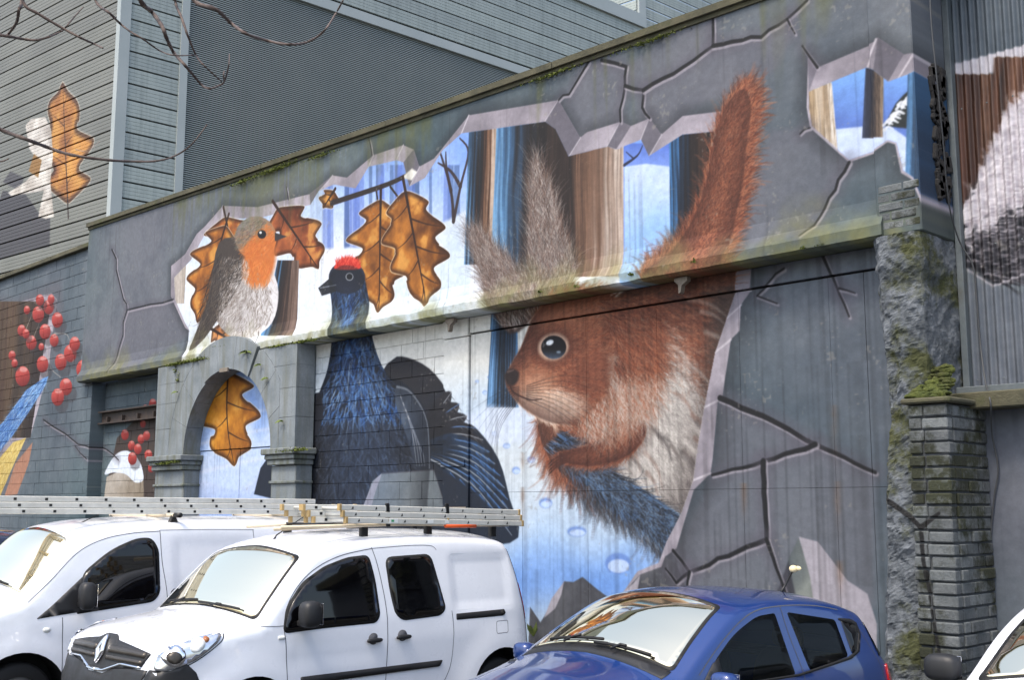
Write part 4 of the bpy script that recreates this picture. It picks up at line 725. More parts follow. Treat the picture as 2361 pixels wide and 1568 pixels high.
M_LOUV = weathered('louvre_metal_lifted', (152, 163, 163), (166, 175, 173), .8, .5, .02, .002, bscale=20, fine=.08)  # slat colour lifted likewise, as this side gets little sun
M_BLK = plain('louvre_void', (18, 20, 21), .9)
bld = empty('clad_building', BC, 'large sage grey metal clad building with louvred side behind the mural wall', 'building')
def board(name, o, d, nrm, s0, s1, z0, mat, h=.437, ribs=3):
    pr = [(-.02, .036), (.045, .04)]
    for k in range(1, ribs + 1): zc = .035 + (h - .045) * k / (ribs + 1); pr += [(.045, zc - .006), (.037, zc), (.045, zc + .006)]
    pr += [(.045, h - .006), (.0, h)]
    vs = []
    for s in (s0, s1):
        for a, z in pr: vs.append(o + d * s + nrm * a + UP * (z0 + z))
    m = len(pr); return mesh(name, vs, [(k, m + k, m + k + 1, k + 1) for k in range(m - 1)], mat, bld)
def slab(name, o, d, nrm, s0, s1, a0, a1, z0, z1, mat):
    vs = [o + d * s + nrm * a + UP * z for z in (z0, z1) for s, a in ((s0, a0), (s1, a0), (s1, a1), (s0, a1))]
    return mesh(name, vs, [(0, 1, 2, 3), (4, 5, 6, 7), (0, 1, 5, 4), (1, 2, 6, 5), (2, 3, 7, 6), (3, 0, 4, 7)], mat, bld)
P_ = .437; z = 15.10 - 20 * P_
while z < 17.5: board('cladding_board', BC, dA, nA, .1, 9.5, z, M_CLADA); z += P_
z = 14.19 - 18 * P_
while z < 17.5: board('cladding_board', BC, dB, nB, .2, 1.6, z, M_CLAD); z += P_
slab('corner_post', BC, dA, nA, -.0, .12, -.1, .085, 6, 18, M_TRIM); slab('corner_post', BC, dB, nB, -.085, .2, -.1, .09, 6, 18, M_TRIM); slab('jamb_post', BC, dB, nB, 1.6, 1.82, -.1, .09, 6, 17, M_TRIM)
slab('louvre_back', BC, dB, nB, 1.82, 24, -.25, -.16, 6, 16.9, M_BLK); slab('wall_core', BC, dB, nB, .3, 24, -6, -.3, 6, 20, M_BLK); slab('wall_core', BC, dA, nA, .2, 9.4, -5, -.05, 6, 17.4, M_BLK)
LP = .0583; me_l = None; z = 10.0; nl = 0
while z < 16.68:
    if me_l is None:
        vs = []
        for s in (1.82, 17.5):
            for a, zz in ((-.08, .046), (-.012, .004), (0.0, 0.0), (0.0, .028), (-.012, .032), (-.08, .058)): vs.append(dB * s + nB * a + UP * zz)
        q = mesh('louvre_slat', vs, [(k, 6 + k, 6 + (k + 1) % 6, (k + 1) % 6) for k in range(6)], M_LOUV, None); me_l = q.data
    else: q = link(bpy.data.objects.new('louvre_slat', me_l))
    q.location = (BC.x, BC.y, z); parent(q, bld); z += LP; nl += 1
slab('fascia', BC, dB, nB, 1.82, 24, -.05, .10, 16.70, 17.0, M_TRIM)
z = 17.06; P_ = .452
while z < 20.2: board('cladding_board', BC, dB, nB, 1.82, 26, z, M_CLAD, P_); z += P_
SP = 20.35
slab('parapet_trim', BC, dB, nB, 9, SP, -.1, .14, z, z + .50, M_TRIM); P2 = BC + dB * (SP - .35)
slab('corner_post', P2, dB, nB, 0, .38, -.1, .09, z + .4, z + 4, M_TRIM)
zz = z
while zz < z + 4: board('cladding_board', BC, dB, nB, SP, 32, zz, M_CLAD); board('cladding_board', P2, dA, nA, .02, 6, zz + .2, M_CLAD); zz += P_
slab('roof_deck', BC, dB, nB, 1.8, SP, -6, -.1, z, z + .05, M_TRIM)
# ------------------------------------------------------------------ vehicles
M_WHITE = plain('white_car_paint', (214, 218, 226), .2, 0, .8, .5, var=.09); M_BLUE = plain('blue_car_paint', (12, 44, 102), .3, .1, 1.0, .5); M_NAVY = plain('navy_car_paint', (24, 30, 52), .25, .2, 1.0)
M_GLASS = plain('dark_side_glass', (5, 5, 7), .03, 0, 0, .5, 1.5); M_SCREEN = plain('windscreen_mirror', (255, 240, 206), .03, 1.0, 0, 1.0, 1.6)  # windscreens are warm-tinted mirrors imitating bright sky glare on glass
M_PLAS = plain('black_plastic', (27, 28, 31), .42, 0, 0, .5, var=.3); M_RUBB = plain('black_rubber', (14, 14, 15), .7); M_CHROME = plain('chrome', (225, 226, 230), .08, 1.0); M_SEAM = plain('shut_line', (70, 72, 78), .8)
M_LAMP = plain('headlamp_reflector', (205, 208, 214), .12, .85, 1.0); M_GREYP = plain('satin_grille_trim', (70, 66, 62), .35, .5); M_RED = plain('red_lamp_lens', (150, 12, 10), .12, 0, 1.0); M_ORANGE = plain('orange_handle', (214, 84, 26), .5); M_ALLOY = plain('alloy_rim', (140, 142, 146), .35, .8)
M_ALU = plain('ladder_aluminium', (196, 196, 190), .5, .15, var=.3); M_YELL = plain('yellow_ladder_foot', (158, 134, 90), .6); M_POLE = plain('worn_white_pole', (204, 190, 166), .5, var=.3); M_BLACKM = plain('black_metal', (16, 16, 18), .45)
M_LABEL = plain('white_sticker', (214, 216, 214), .5); M_GREEN = plain('green_sticker', (60, 140, 96), .5); M_CLEAR = None
def make_clear():
    m, nt, b = new_mat('clear_tinted_glass'); b.inputs['Base Color'].default_value = (.006, .008, .008, 1); b.inputs['Roughness'].default_value = .02; b.inputs['Alpha'].default_value = .3; b.inputs['IOR'].default_value = 1.5; return m
M_CLEAR = make_clear()
def in_poly(P, x, y):
    c = False; n = len(P); j = n - 1
    for i in range(n):
        if (P[i][1] > y) != (P[j][1] > y) and x < (P[j][0] - P[i][0]) * (y - P[i][1]) / (P[j][1] - P[i][1]) + P[i][0]: c = not c
        j = i
    return c
def dens(P, st):
    out = []
    for i in range(len(P)):
        a, b = P[i], P[(i + 1) % len(P)]; k = max(1, int(math.dist(a, b) / st))
        out += [(a[0] + (b[0] - a[0]) * j / k, a[1] + (b[1] - a[1]) * j / k) for j in range(k)]
    return out
def rounded(P, r, k=5):
    out = []; n = len(P)
    for i in range(n):
        p0, p, p1 = Vector(P[i - 1]), Vector(P[i]), Vector(P[(i + 1) % n]); rr = r[i] if isinstance(r, (list, tuple)) else r
        a = (p0 - p); b = (p1 - p); q = min(rr, a.length * .48, b.length * .48); A = p + a.normalized() * q; B = p + b.normalized() * q
        for j in range(k + 1): t = j / k; out.append(tuple(A * (1 - t) ** 2 + p * 2 * t * (1 - t) + B * t * t))
    return out
def patch2d(loops, st, dense=True, extra=(), keep=None):
    L = [dens(p, st) for p in loops] if dense else loops
    vs = []; ed = []
    for p in L:
        o = len(vs); vs += p; ed += [(o + i, o + (i + 1) % len(p)) for i in range(len(p))]
    P = L[0]; x0, x1 = min(p[0] for p in P), max(p[0] for p in P); y0, y1 = min(p[1] for p in P), max(p[1] for p in P)
    B = np.array(vs); nb = len(vs); gx = np.arange(x0 + st / 2, x1, st); gy = np.arange(y0 + st / 2, y1, st)
    for x in gx:
        for y in gy:
            if in_poly(P, x, y) and not any(in_poly(q, x, y) for q in L[1:]) and ((B[:, 0] - x) ** 2 + (B[:, 1] - y) ** 2).min() > (st * .45) ** 2: vs.append((float(x), float(y)))
    if keep is not None: vs = vs[:nb] + [v for v in vs[nb:] if keep(v)]
    vs += [e for e in extra if in_poly(P, *e) and not any(in_poly(q, *e) for q in L[1:]) and ((B[:, 0] - e[0]) ** 2 + (B[:, 1] - e[1]) ** 2).min() > 3e-5]
    r = delaunay_2d_cdt([Vector(v) for v in vs], ed, [], 0, 1e-6)
    V = [tuple(v) for v in r[0]]; T = []
    for f in r[2]:
        cx = sum(V[i][0] for i in f) / 3; cy = sum(V[i][1] for i in f) / 3
        if in_poly(P, cx, cy) and not any(in_poly(q, cx, cy) for q in L[1:]): T.append(list(f))
    return V, T
class Veh:
    def __init__(s, name, label, cat, loc, rz, sil, plan, tumble, edge=.07, cf=.12, ct=.06, cr=.05, arches=(), sill=.28, group=None, ch=0., xh=1.4):
        s.root = empty(name, loc, label, cat, group, rz); s.plan = np.array(crom(plan, 8)); s.tum = np.array(tumble); s.edge = edge; s.arches = arches; s.sill = sill; s.relief = []
        P = np.array(crom(sil, 8)); d = np.r_[0, np.cumsum(np.hypot(*np.diff(P, axis=0).T))]; m = int(d[-1] / .035); s.S = np.linspace(0, d[-1], m + 1)
        s.X = np.interp(s.S, d, P[:, 0]); s.Z = np.interp(s.S, d, P[:, 1]); tx = np.gradient(s.X); tz = np.gradient(s.Z); l = np.hypot(tx, tz); s.NX = -tz / l; s.NZ = tx / l
        s.cr = cf * np.clip(-s.NX, 0, 1) + ct * np.clip(s.NZ, 0, 1) + cr * np.clip(s.NX, 0, 1); s.cr = s.cr + ch * np.clip(s.NZ, 0, 1) * np.clip((xh - s.X) / .4, 0, 1); s.WE = s.side(s.X, s.Z, d0=True)
    def side(s, x, z, d0=False):
        x = np.atleast_1d(np.asarray(x, float)); z = np.atleast_1d(np.asarray(z, float))
        w = np.interp(x, s.plan[:, 0], s.plan[:, 1]) - np.interp(z, s.tum[:, 0], s.tum[:, 1])
        if d0: d = np.zeros_like(w)
        else:
            d = np.full(w.shape, 9.)
            for i in range(len(s.X) - 1):
                ex, ez = s.X[i + 1] - s.X[i], s.Z[i + 1] - s.Z[i]; t = np.clip(((x - s.X[i]) * ex + (z - s.Z[i]) * ez) / (ex * ex + ez * ez), 0, 1); d = np.minimum(d, np.hypot(x - s.X[i] - t * ex, z - s.Z[i] - t * ez))
        q = np.clip((s.edge - d) / s.edge, 0, 1); w = w - s.edge * (1 - np.sqrt(np.clip(1 - q * q, 0, 1)))
        if not d0:
            for f in s.relief: w = w + f(x, z)
        return w
    def sidemap(s, V, sg, off=0.0):
        a = np.array(V); w = s.side(a[:, 0], a[:, 1]); e = .01; gx = (s.side(a[:, 0] + e, a[:, 1]) - w) / e; gz = (s.side(a[:, 0], a[:, 1] + e) - w) / e; l = np.sqrt(1 + gx ** 2 + gz ** 2)
        return [(sg * (w[i] + off / l[i]), a[i, 0] - gx[i] * off / l[i], a[i, 1] - gz[i] * off / l[i]) for i in range(len(a))]
    def topmap(s, V, off=0.0, sc=.8):
        out = []
        for ss, tt in V:
            t = tt / sc; f = lambda A: float(np.interp(ss, s.S, A)); c = f(s.cr) * (1 - min(1, abs(t)) ** 2.2) + off; out.append((t * f(s.WE), f(s.X) + f(s.NX) * c, f(s.Z) + f(s.NZ) * c))
        return out
    def s_at(s, x=None, z=None):
        if x is not None: k = np.argmax(s.Z > s.Z.max() * .45); i0 = int(k); i1 = int(np.argmax(s.X > s.X.max() - .25)); return float(np.interp(x, s.X[i0:i1], s.S[i0:i1]))
        k = int(np.argmax(s.Z)); return float(np.interp(z, s.Z[:k], s.S[:k]))
    def body(s, mat, holes=(), screen=None, rear=None, st=.05):
        ol = list(zip(s.X.tolist(), s.Z.tolist())); bot = [(float(s.X[-1]), s.sill)] if s.Z[-1] > s.sill + .01 else []
        for cx, cz, r in sorted(s.arches, reverse=True):
            a0 = math.asin((s.sill - cz) / r); bot += [(cx + r * math.cos(a0 + (math.pi - 2 * a0) * k / 20), cz + r * math.sin(a0 + (math.pi - 2 * a0) * k / 20)) for k in range(21)]
        if s.Z[0] > s.sill + .01: bot += [(float(s.X[0]), s.sill)]
        s.outline = ol + bot; E_r = [(float(s.X[i] - s.NX[i] * d), float(s.Z[i] - s.NZ[i] * d)) for d in (s.edge * .06, s.edge * .2, s.edge * .4, s.edge * .65, s.edge * 1.0) for i in range(2, len(s.X) - 2)]
        dist = lambda v: float(np.hypot(s.X - v[0], s.Z - v[1]).min()); V, T = patch2d([s.outline] + [dens(h, st) for h in holes], st, False, E_r, lambda v: dist(v) > s.edge * 1.25); parts = []
        for sg in (1, -1): parts.append((s.sidemap(V, sg), T))
        n = 16; vs = []; fs = []
        for i in range(len(s.S)):
            for k in range(n + 1): vs.append(((-1 + 2 * k / n) * s.WE[i], s.X[i] + s.NX[i] * s.cr[i] * (1 - abs(-1 + 2 * k / n) ** 2.2), s.Z[i] + s.NZ[i] * s.cr[i] * (1 - abs(-1 + 2 * k / n) ** 2.2)))
        for i in range(len(s.S) - 1):
            sm = (s.S[i] + s.S[i + 1]) / 2
            for k in range(n):
                t = -1 + 2 * (k + .5) / n
                if any(q and q[0] < sm < q[1] and abs(t) < q[2] for q in (screen, rear)): continue
                a = i * (n + 1) + k; fs.append((a, a + 1, a + n + 2, a + n + 1))
        parts.append((vs, fs)); v, f = merge(parts); o = mesh('body', v, f, mat, s.root, True, False); bm = bmesh.new(); bm.from_mesh(o.data); bmesh.ops.remove_doubles(bm, verts=bm.verts, dist=.0015); bmesh.ops.recalc_face_normals(bm, faces=bm.faces); bm.to_mesh(o.data); bm.free()
        o.data.polygons.foreach_set('use_smooth', [True] * len(o.data.polygons)); s.bodyo = o
        x0, x1 = s.X.min() + .25, s.X.max() - .2; w = float(s.plan[:, 1].max()) - .1; mesh('underbody', [(-w, x0, s.sill + .02), (w, x0, s.sill + .02), (w, x1, s.sill + .02), (-w, x1, s.sill + .02)], [(0, 1, 2, 3)], M_RUBB, s.root, False, False)
        for cx, cz, r in s.arches:
            for sg in (1, -1):
                vs = []; fs = []; wo = float(s.side([cx], [cz + r * .8])[0]) - .012
                for k in range(17): a = math.pi * k / 16; vs += [(sg * wo, cx + (r + .004) * math.cos(a), cz + (r + .004) * math.sin(a)), (sg * (wo - .3), cx + (r + .004) * math.cos(a), cz + (r + .004) * math.sin(a))]
                fs = [(2 * k, 2 * k + 2, 2 * k + 3, 2 * k + 1) for k in range(16)] + [[2 * k + 1 for k in range(17)]]; mesh('wheel_well', vs, fs, M_RUBB, s.root, False, False)
        return o
    def skirt(s, lo, hi, V3, T):               # thin raised piece: top sheet plus its edge
        cnt = {}
        for t in T:
            for a, b in ((t[0], t[1]), (t[1], t[2]), (t[2], t[0])): k = (min(a, b), max(a, b)); cnt[k] = cnt.get(k, 0) + 1
        n = len(hi); vs = list(hi) + list(lo); fs = [list(t) for t in T] + [[a, b, n + b, n + a] for (a, b), c in cnt.items() if c == 1]; return vs, fs
    def on_side(s, name, P, mat, off=.004, sides=(1, -1), par=None, st=.05, lo=-.004):
        V, T = patch2d([P], st); r = []
        for sg in sides:
            v, f = s.skirt(s.sidemap(V, sg, lo), s.sidemap(V, sg, off), V, T); o = mesh(name, v, f, mat, par or s.root, True, False); fixn(o); r.append(o)
        return r
    def on_top(s, name, P, mat, off=.004, par=None, st=.05, lo=-.004, sc=.8):
        V, T = patch2d([P], st); v, f = s.skirt(s.topmap(V, lo, sc), s.topmap(V, off, sc), V, T); o = mesh(name, v, f, mat, par or s.root, True, False); fixn(o); return o
    def seam(s, pts, w=.007, sides=(1, -1), mat=None, k=6, off=.0012, name='shut_line'):
        c = crom(pts, k) if k > 1 else pts; L = []; Rr = []
        for i in range(len(c)):
            a = Vector(c[max(0, i - 1)]); b = Vector(c[min(len(c) - 1, i + 1)]); t = (b - a).normalized(); L.append((c[i][0] - t.y * w / 2, c[i][1] + t.x * w / 2)); Rr.append((c[i][0] + t.y * w / 2, c[i][1] - t.x * w / 2))
        for sg in sides:
            v = s.sidemap(L, sg, off) + s.sidemap(Rr, sg, off); n = len(c); mesh(name, v, [(i, i + 1, n + i + 1, n + i) for i in range(n - 1)], mat or M_SEAM, s.root, True, False)
    def wheel(s, cx, r, w=.2, track=None, rim=M_ALLOY):
        for sg in (1, -1):
            y = sg * ((track or float(s.plan[:, 1].max()) - .05) - w / 2); prof = [(-w / 2, r * .62), (-w / 2, r * .9), (-w * .4, r * .98), (-w * .2, r), (w * .2, r), (w * .4, r * .98), (w / 2, r * .9), (w / 2, r * .62)]; n = 32; vs = []; fs = []
            for k in range(n):
                a = 2 * math.pi * k / n; vs += [(y + p[0], cx + p[1] * math.cos(a), r + p[1] * math.sin(a)) for p in prof]
            m = len(prof)
            for k in range(n): fs += [(k * m + j, ((k + 1) % n) * m + j, ((k + 1) % n) * m + j + 1, k * m + j + 1) for j in range(m - 1)]
            ty = mesh('wheel', vs, fs, M_RUBB, s.root, True, False); vs = []; fs = []; prof = [(w * .40, r * .63), (w * .44, r * .56), (w * .25, r * .5), (w * .30, r * .2), (w * .34, .02)]
            for k in range(n):
                a = 2 * math.pi * k / n; sp = .04 * math.cos(a * 7); vs += [(y + sg * (p[0] - (sp if j in (2, 3) else 0)), cx + p[1] * math.cos(a), r + p[1] * math.sin(a)) for j, p in enumerate(prof)]
            m = len(prof)
            for k in range(n): fs += [(k * m + j, ((k + 1) % n) * m + j, ((k + 1) % n) * m + j + 1, k * m + j + 1) for j in range(m - 1)]
            mesh('rim', vs, fs, rim, ty, True, False)
    def mirror(s, x, z, sides=(1, -1), size=(.17, .12, .24), mat=None, out=.16):
        for sg in sides:
            w = float(s.side([x], [z])[0]); c = Vector((sg * (w + out), x - .03, z + .02)); vs, fs = blob(c, (size[0] / 2, size[1] / 2, size[2] / 2), 14, 10, 3.2); o = mesh('door_mirror', vs, fs, mat or M_PLAS, s.root, True, False)
            v, f = cham(out + .05, .07, .05, .01); mesh('mirror_arm', [(p[0] + sg * (w + out * .45), p[1] + x - .02, p[2] + z - .06) for p in v], f, M_PLAS, o, False, False)
            v, f = cham(size[0] * .8, .004, size[2] * .8, .001); mesh('mirror_glass', [(p[0] + c.x, p[1] + c.y + size[1] / 2 - .004, p[2] + c.z) for p in v], f, M_CHROME, o, False, False)
    def wiper(s, s0, t0, t1, ds0=.02, ds1=.05, sc=.8):
        pts = s.topmap([(s0 + ds0 + (ds1 - ds0) * k / 8, (t0 + (t1 - t0) * k / 8) * sc) for k in range(9)], .03, sc); o = tube('wiper', pts, .011, M_RUBB, s.root, 5, False)
        tube('wiper_arm', s.topmap([(s0 - .03, (t0 * .6 + t1 * .4) * sc), (s0 + .03, (t0 * .5 + t1 * .5) * sc), (s0 + ds1, (t0 * .4 + t1 * .6) * sc)], .045, sc), .009, M_BLACKM, o, 5, False)
def fixn(o):
    bm = bmesh.new(); bm.from_mesh(o.data); bmesh.ops.recalc_face_normals(bm, faces=bm.faces)
    c = sum((v.co for v in bm.verts), Vector()) / len(bm.verts)
    bm.to_mesh(o.data); bm.free()
    o.data.polygons.foreach_set('use_smooth', [True] * len(o.data.polygons)); return o
def blob(c, r, nu=16, nv=10, p=2.0):           # superellipsoid
    vs, fs = [], []; e = 2.0 / p; g = lambda v: math.copysign(abs(v) ** e, v)
    for j in range(nv + 1):
        b = -math.pi / 2 + math.pi * j / nv
        for i in range(nu): a = 2 * math.pi * i / nu; vs.append((c[0] + r[0] * g(math.cos(b)) * g(math.cos(a)), c[1] + r[1] * g(math.cos(b)) * g(math.sin(a)), c[2] + r[2] * g(math.sin(b))))
    for j in range(nv):
        for i in range(nu): fs.append((j * nu + i, j * nu + (i + 1) % nu, (j + 1) * nu + (i + 1) % nu, (j + 1) * nu + i))
    return vs, fs
def rrect_relief(x0, x1, z0, z1, d, soft=.03):
    def f(x, z):
        q = np.minimum(np.minimum(x - x0, x1 - x), np.minimum(z - z0, z1 - z)); t = np.clip(q / soft, 0, 1); return d * t * t * (3 - 2 * t)
    return f
def flare(cx, cz, r0, r1, d):
    def f(x, z): q = np.hypot(x - cx, z - cz); t = np.clip((r1 - q) / (r1 - r0), 0, 1); return d * t * t * (3 - 2 * t) * (q > r0 * .5)
    return f
# --- small white panel van (in front)
K = Veh('panel_van', 'small white van with black side windows and a diamond badge on its grille', 'van', (-8.83, -5.38, 0), 0,
        [(.16, .22), (.08, .35), (.06, .50), (.09, .66), (.14, .79), (.18, .90), (.24, .97), (.35, 1.02), (.60, 1.067), (.84, 1.10), (.98, 1.13), (1.12, 1.27), (1.30, 1.45), (1.47, 1.60), (1.62, 1.67), (1.85, 1.72), (2.2, 1.755), (2.8, 1.765), (3.4, 1.745), (3.68, 1.71), (3.78, 1.64), (3.88, 1.38), (3.96, 1.05), (4.0, .75), (3.98, .45), (3.9, .28)],
        [(-.05, .62), (.06, .68), (.12, .735), (.19, .79), (.28, .835), (.45, .88), (.7, .91), (1.2, .918), (3.0, .918), (3.7, .905), (3.9, .875), (4.05, .82)],
        [(.2, .05), (.40, .0), (.9, .0), (1.08, .015), (1.3, .05), (1.6, .105), (1.8, .15)], .075, .035, .06, .05, ((.91, .33, .40), (3.59, .33, .40)), .26)
K.relief += [rrect_relief(2.99, 3.74, 1.10, 1.60, -.016), flare(.91, .33, .40, .62, .022), flare(3.59, .33, .40, .66, .022), rrect_relief(1.24, 2.16, .74, .98, -.006, .05)]
K.body(M_WHITE)
KW1 = rounded([(1.19, 1.05), (1.24, 1.22), (1.40, 1.40), (1.62, 1.52), (1.86, 1.585), (2.06, 1.60), (2.10, 1.42), (2.125, 1.12), (2.08, 1.075), (1.6, 1.07)], [.05, .1, .1, .1, .1, .06, .05, .06, .06, .05])
K.on_side('window_seal', rounded([(1.17, 1.03), (1.21, 1.23), (1.38, 1.42), (1.61, 1.54), (1.85, 1.605), (2.08, 1.62), (2.125, 1.42), (2.15, 1.11), (2.10, 1.05), (1.6, 1.045)], .06), M_RUBB, .003)
for o in K.on_side('side_window', KW1, M_GLASS, .006): pass
KW2 = rounded([(2.27, 1.575), (2.76, 1.59), (2.83, 1.30), (2.87, 1.13), (2.80, 1.085), (2.40, 1.07), (2.33, 1.12), (2.29, 1.3)], [.06, .1, .1, .06, .06, .07, .07, .05])
K.on_side('window_seal', rounded([(2.25, 1.595), (2.775, 1.61), (2.85, 1.30), (2.895, 1.12), (2.82, 1.065), (2.39, 1.05), (2.31, 1.11), (2.27, 1.3)], .08), M_RUBB, .003); K.on_side('side_window', KW2, M_GLASS, .006)
sb, st_ = K.s_at(x=1.0), K.s_at(x=1.49); K.on_top('windscreen_seal', rounded([(sb - .02, -.78), (sb + .02, 0), (sb - .02, .78), (st_ - .01, .745), (st_ + .04, 0), (st_ - .01, -.745)], .06), M_RUBB, .003)
K.on_top('windscreen', rounded([(sb + .005, -.755), (sb + .04, 0), (sb + .005, .755), (st_ - .035, .715), (st_ + .015, 0), (st_ - .035, -.715)], .07), M_SCREEN, .006)
K.seam([(1.21, .60), (1.20, .95), (1.19, 1.08), (1.25, 1.28), (1.45, 1.48), (1.75, 1.61), (2.12, 1.67)]); K.seam([(2.12, 1.68), (2.17, 1.5), (2.215, 1.2), (2.22, .95), (2.20, .55), (2.18, .35)]); K.seam([(2.12, 1.67), (2.5, 1.685), (2.78, 1.68), (2.85, 1.64)], .005); K.seam([(2.96, 1.10), (2.97, .9), (2.93, .62), (2.80, .42)], .006); K.seam([(.98, 1.10), (1.1, 1.09), (1.2, 1.09)], .005)
for x, z in ((2.07, .91), (2.38, .915)):
    K.on_side('handle_scoop_shade', ell((x, z + .012), .052, .048), M_SEAM, .0008, lo=-.001)  # flat grey disc paints the shade of the scoop behind the handle
    for sg in (1, -1): w = float(K.side([x], [z])[0]); vs, fs = blob((sg * (w + .022), x, z), (.018, .085, .02), 12, 8, 2.6); mesh('door_handle', vs, fs, M_PLAS, K.root, True, False)
K.on_side('rub_strip', rounded([(1.34, .62), (2.80, .632), (2.83, .682), (1.34, .682)], .012), M_PLAS, .014); K.on_side('door_rail', rounded([(3.01, 1.015), (3.60, 1.015), (3.64, 1.04), (3.62, 1.075), (3.01, 1.07)], .012), M_PLAS, .002); K.on_side('rail_stop', ell((3.6, 1.045), .022, .024), M_RUBB, .01)
K.seam(rounded([(3.50, .86), (3.65, .86), (3.66, .97), (3.51, .97)], .02) + [(3.50, .88)], .005, k=1); K.seam(rounded([(3.0, 1.1), (3.735, 1.11), (3.70, 1.3), (3.64, 1.59), (2.99, 1.6)], .05), .004, mat=plain('crease_shade_line', (200, 204, 210), .4), k=1, name='crease_shade_line')  # pale grey strip draws the shade along the pressed panel edge
K.on_side('rear_edge_trim', [(3.765, 1.63), (3.80, 1.60), (3.90, 1.30), (3.975, .95), (3.99, .6), (3.965, .6), (3.95, .95), (3.87, 1.30)], M_RUBB, .004, st=.03); K.on_side('tail_lamp', [(3.885, 1.30), (3.905, 1.29), (3.975, .98), (3.955, .96)], M_RED, .01, st=.03)
K.on_side('side_marker', rounded([(1.13, .985), (1.19, .985), (1.19, 1.015), (1.13, 1.015)], .01), M_LABEL, .006)
zs = K.s_at(z=.82); K.on_top('front_bumper', [(.02, -.8), (zs, -.8), (zs - .02, -.35), (zs - .09, -.16), (zs - .09, .16), (zs - .02, .35), (zs, .8), (.02, .8)], M_PLAS, .010)
K.on_side('bumper_corner', [(.15, .23), (.08, .35), (.06, .50), (.09, .66), (.14, .79), (.155, .825), (.26, .825), (.37, .868), (.44, .80), (.50, .66), (.515, .45), (.50, .27)], M_PLAS, .008, st=.04)
g0, g1 = K.s_at(z=.845), K.s_at(z=.95)
K.on_top('grille', rounded([(g0 - .02, -.70), (g0 - .085, -.18), (g0 - .085, .18), (g0 - .02, .70), (g1 - .03, .74), (g1 + .0, .18), (g1 + .035, .09), (g1 + .035, -.09), (g1 + .0, -.18), (g1 - .03, -.74)], .02), M_PLAS, .012, st=.03)
for a, b in ((.62, .92), (.22, .45)):
    for sg in (1, -1): q0, q1 = g0 + (g1 - g0) * a, g0 + (g1 - g0) * b; K.on_top('grille_bar', [(q0 - .035, sg * .12), (q1 - .035, sg * .12), (q1 - .025, sg * .70), (q0 - .025, sg * .70)], M_GREYP, .024, st=.04)
for sg in (1, -1): K.on_top('grille_lip', [(g0 - .115, sg * .0), (g0 - .095, sg * .0), (g0 - .085, sg * .15), (g0 - .012, sg * .40), (g0 - .012, sg * .70), (g0 - .026, sg * .70), (g0 - .03, sg * .40), (g0 - .105, sg * .16)], M_CHROME, .022, st=.03)
gm = (g0 + g1) / 2 - .02; dm = lambda k: [(gm - .075 * k, 0), (gm, -.05 * k), (gm + .075 * k, 0), (gm, .05 * k)]
V, T = patch2d([dm(1.25), dm(.52)], .02); v, f = K.skirt(K.topmap(V, .02), K.topmap(V, .042), V, T); fixn(mesh('badge', v, f, M_CHROME, K.root, False, False))
HL = rounded([(.165, .825), (.26, .83), (.44, .89), (.61, 1.01), (.65, 1.06), (.60, 1.068), (.43, 1.045), (.29, 1.005), (.20, .93)], [.03, .03, .06, .04, .02, .02, .05, .05, .03])
for sg in (1, -1):
    o = K.on_side('headlight', HL, M_LAMP, .012, (sg,), st=.03)[0]; K.on_side('lamp_bowl', ell((.285, .925), .075, .072), M_CHROME, .02, (sg,), o, .03); K.on_side('lamp_shadow', ell((.285, .912), .05, .04), M_GREYP, .0225, (sg,), o, .02); K.on_side('indicator_bowl', ell((.45, .99), .06, .04, .5), M_LABEL, .02, (sg,), o, .03); K.on_side('lamp_bulb', ell((.52, 1.025), .02, .014), plain('amber_lens', (150, 96, 60), .2), .024, (sg,), o, .03)
K.seam([(.165, .815), (.26, .817), (.43, .878), (.62, 1.0), (.67, 1.065)], .008, mat=M_RUBB); K.wiper(sb, -.05, .7, .03, .03); K.wiper(sb, -.75, -.12, .03, .06)
K.mirror(1.36, 1.16, size=(.16, .17, .21)); K.wheel(.91, .315); K.wheel(3.59, .315)
tube('aerial', [(-.0, 1.62, 1.70), (.02, 1.66, 1.78), (.04, 2.0, 1.98)], [.014, .007, .003], M_BLACKM, K.root, 5, False)
for sg in (1, -1):                             # rack on the roof
    for x in (2.18, 2.92, 3.74):
        w, fz = .60, float(np.interp(x, K.X[20:-20], K.Z[20:-20])); v, f = cham(.05, .075, .12, .008); mesh('rack_foot', [(p[0] + sg * w, p[1] + x, p[2] + 1.80) for p in v], f, M_BLACKM, K.root, False, False)
    tube('rack_rail', [(sg * .62, 1.25 if sg > 0 else 1.75, 1.845), (sg * .62, 2.6, 1.875), (sg * .62, 3.9, 1.85)], .016, M_POLE, K.root, 8, False)
for x in (2.18, 2.92, 3.74): tube('rack_bar', [(-.62, x, 1.87), (.62, x, 1.87)], .014, M_BLACKM, K.root, 6, False)
for x in (2.35, 3.05):
    v, f = cham(.02, .045, .21, .006); mesh('ladder_clamp', [(p[0] + .725, p[1] + x + p[2] * -.08, p[2] + 1.955) for p in v], f, M_BLACKM, K.root, False, False)
    v, f = cham(.012, .02, .03, .003); mesh('clamp_tab', [(p[0] + .738, p[1] + x, p[2] + 1.91) for p in v], f, M_YELL, K.root, False, False)
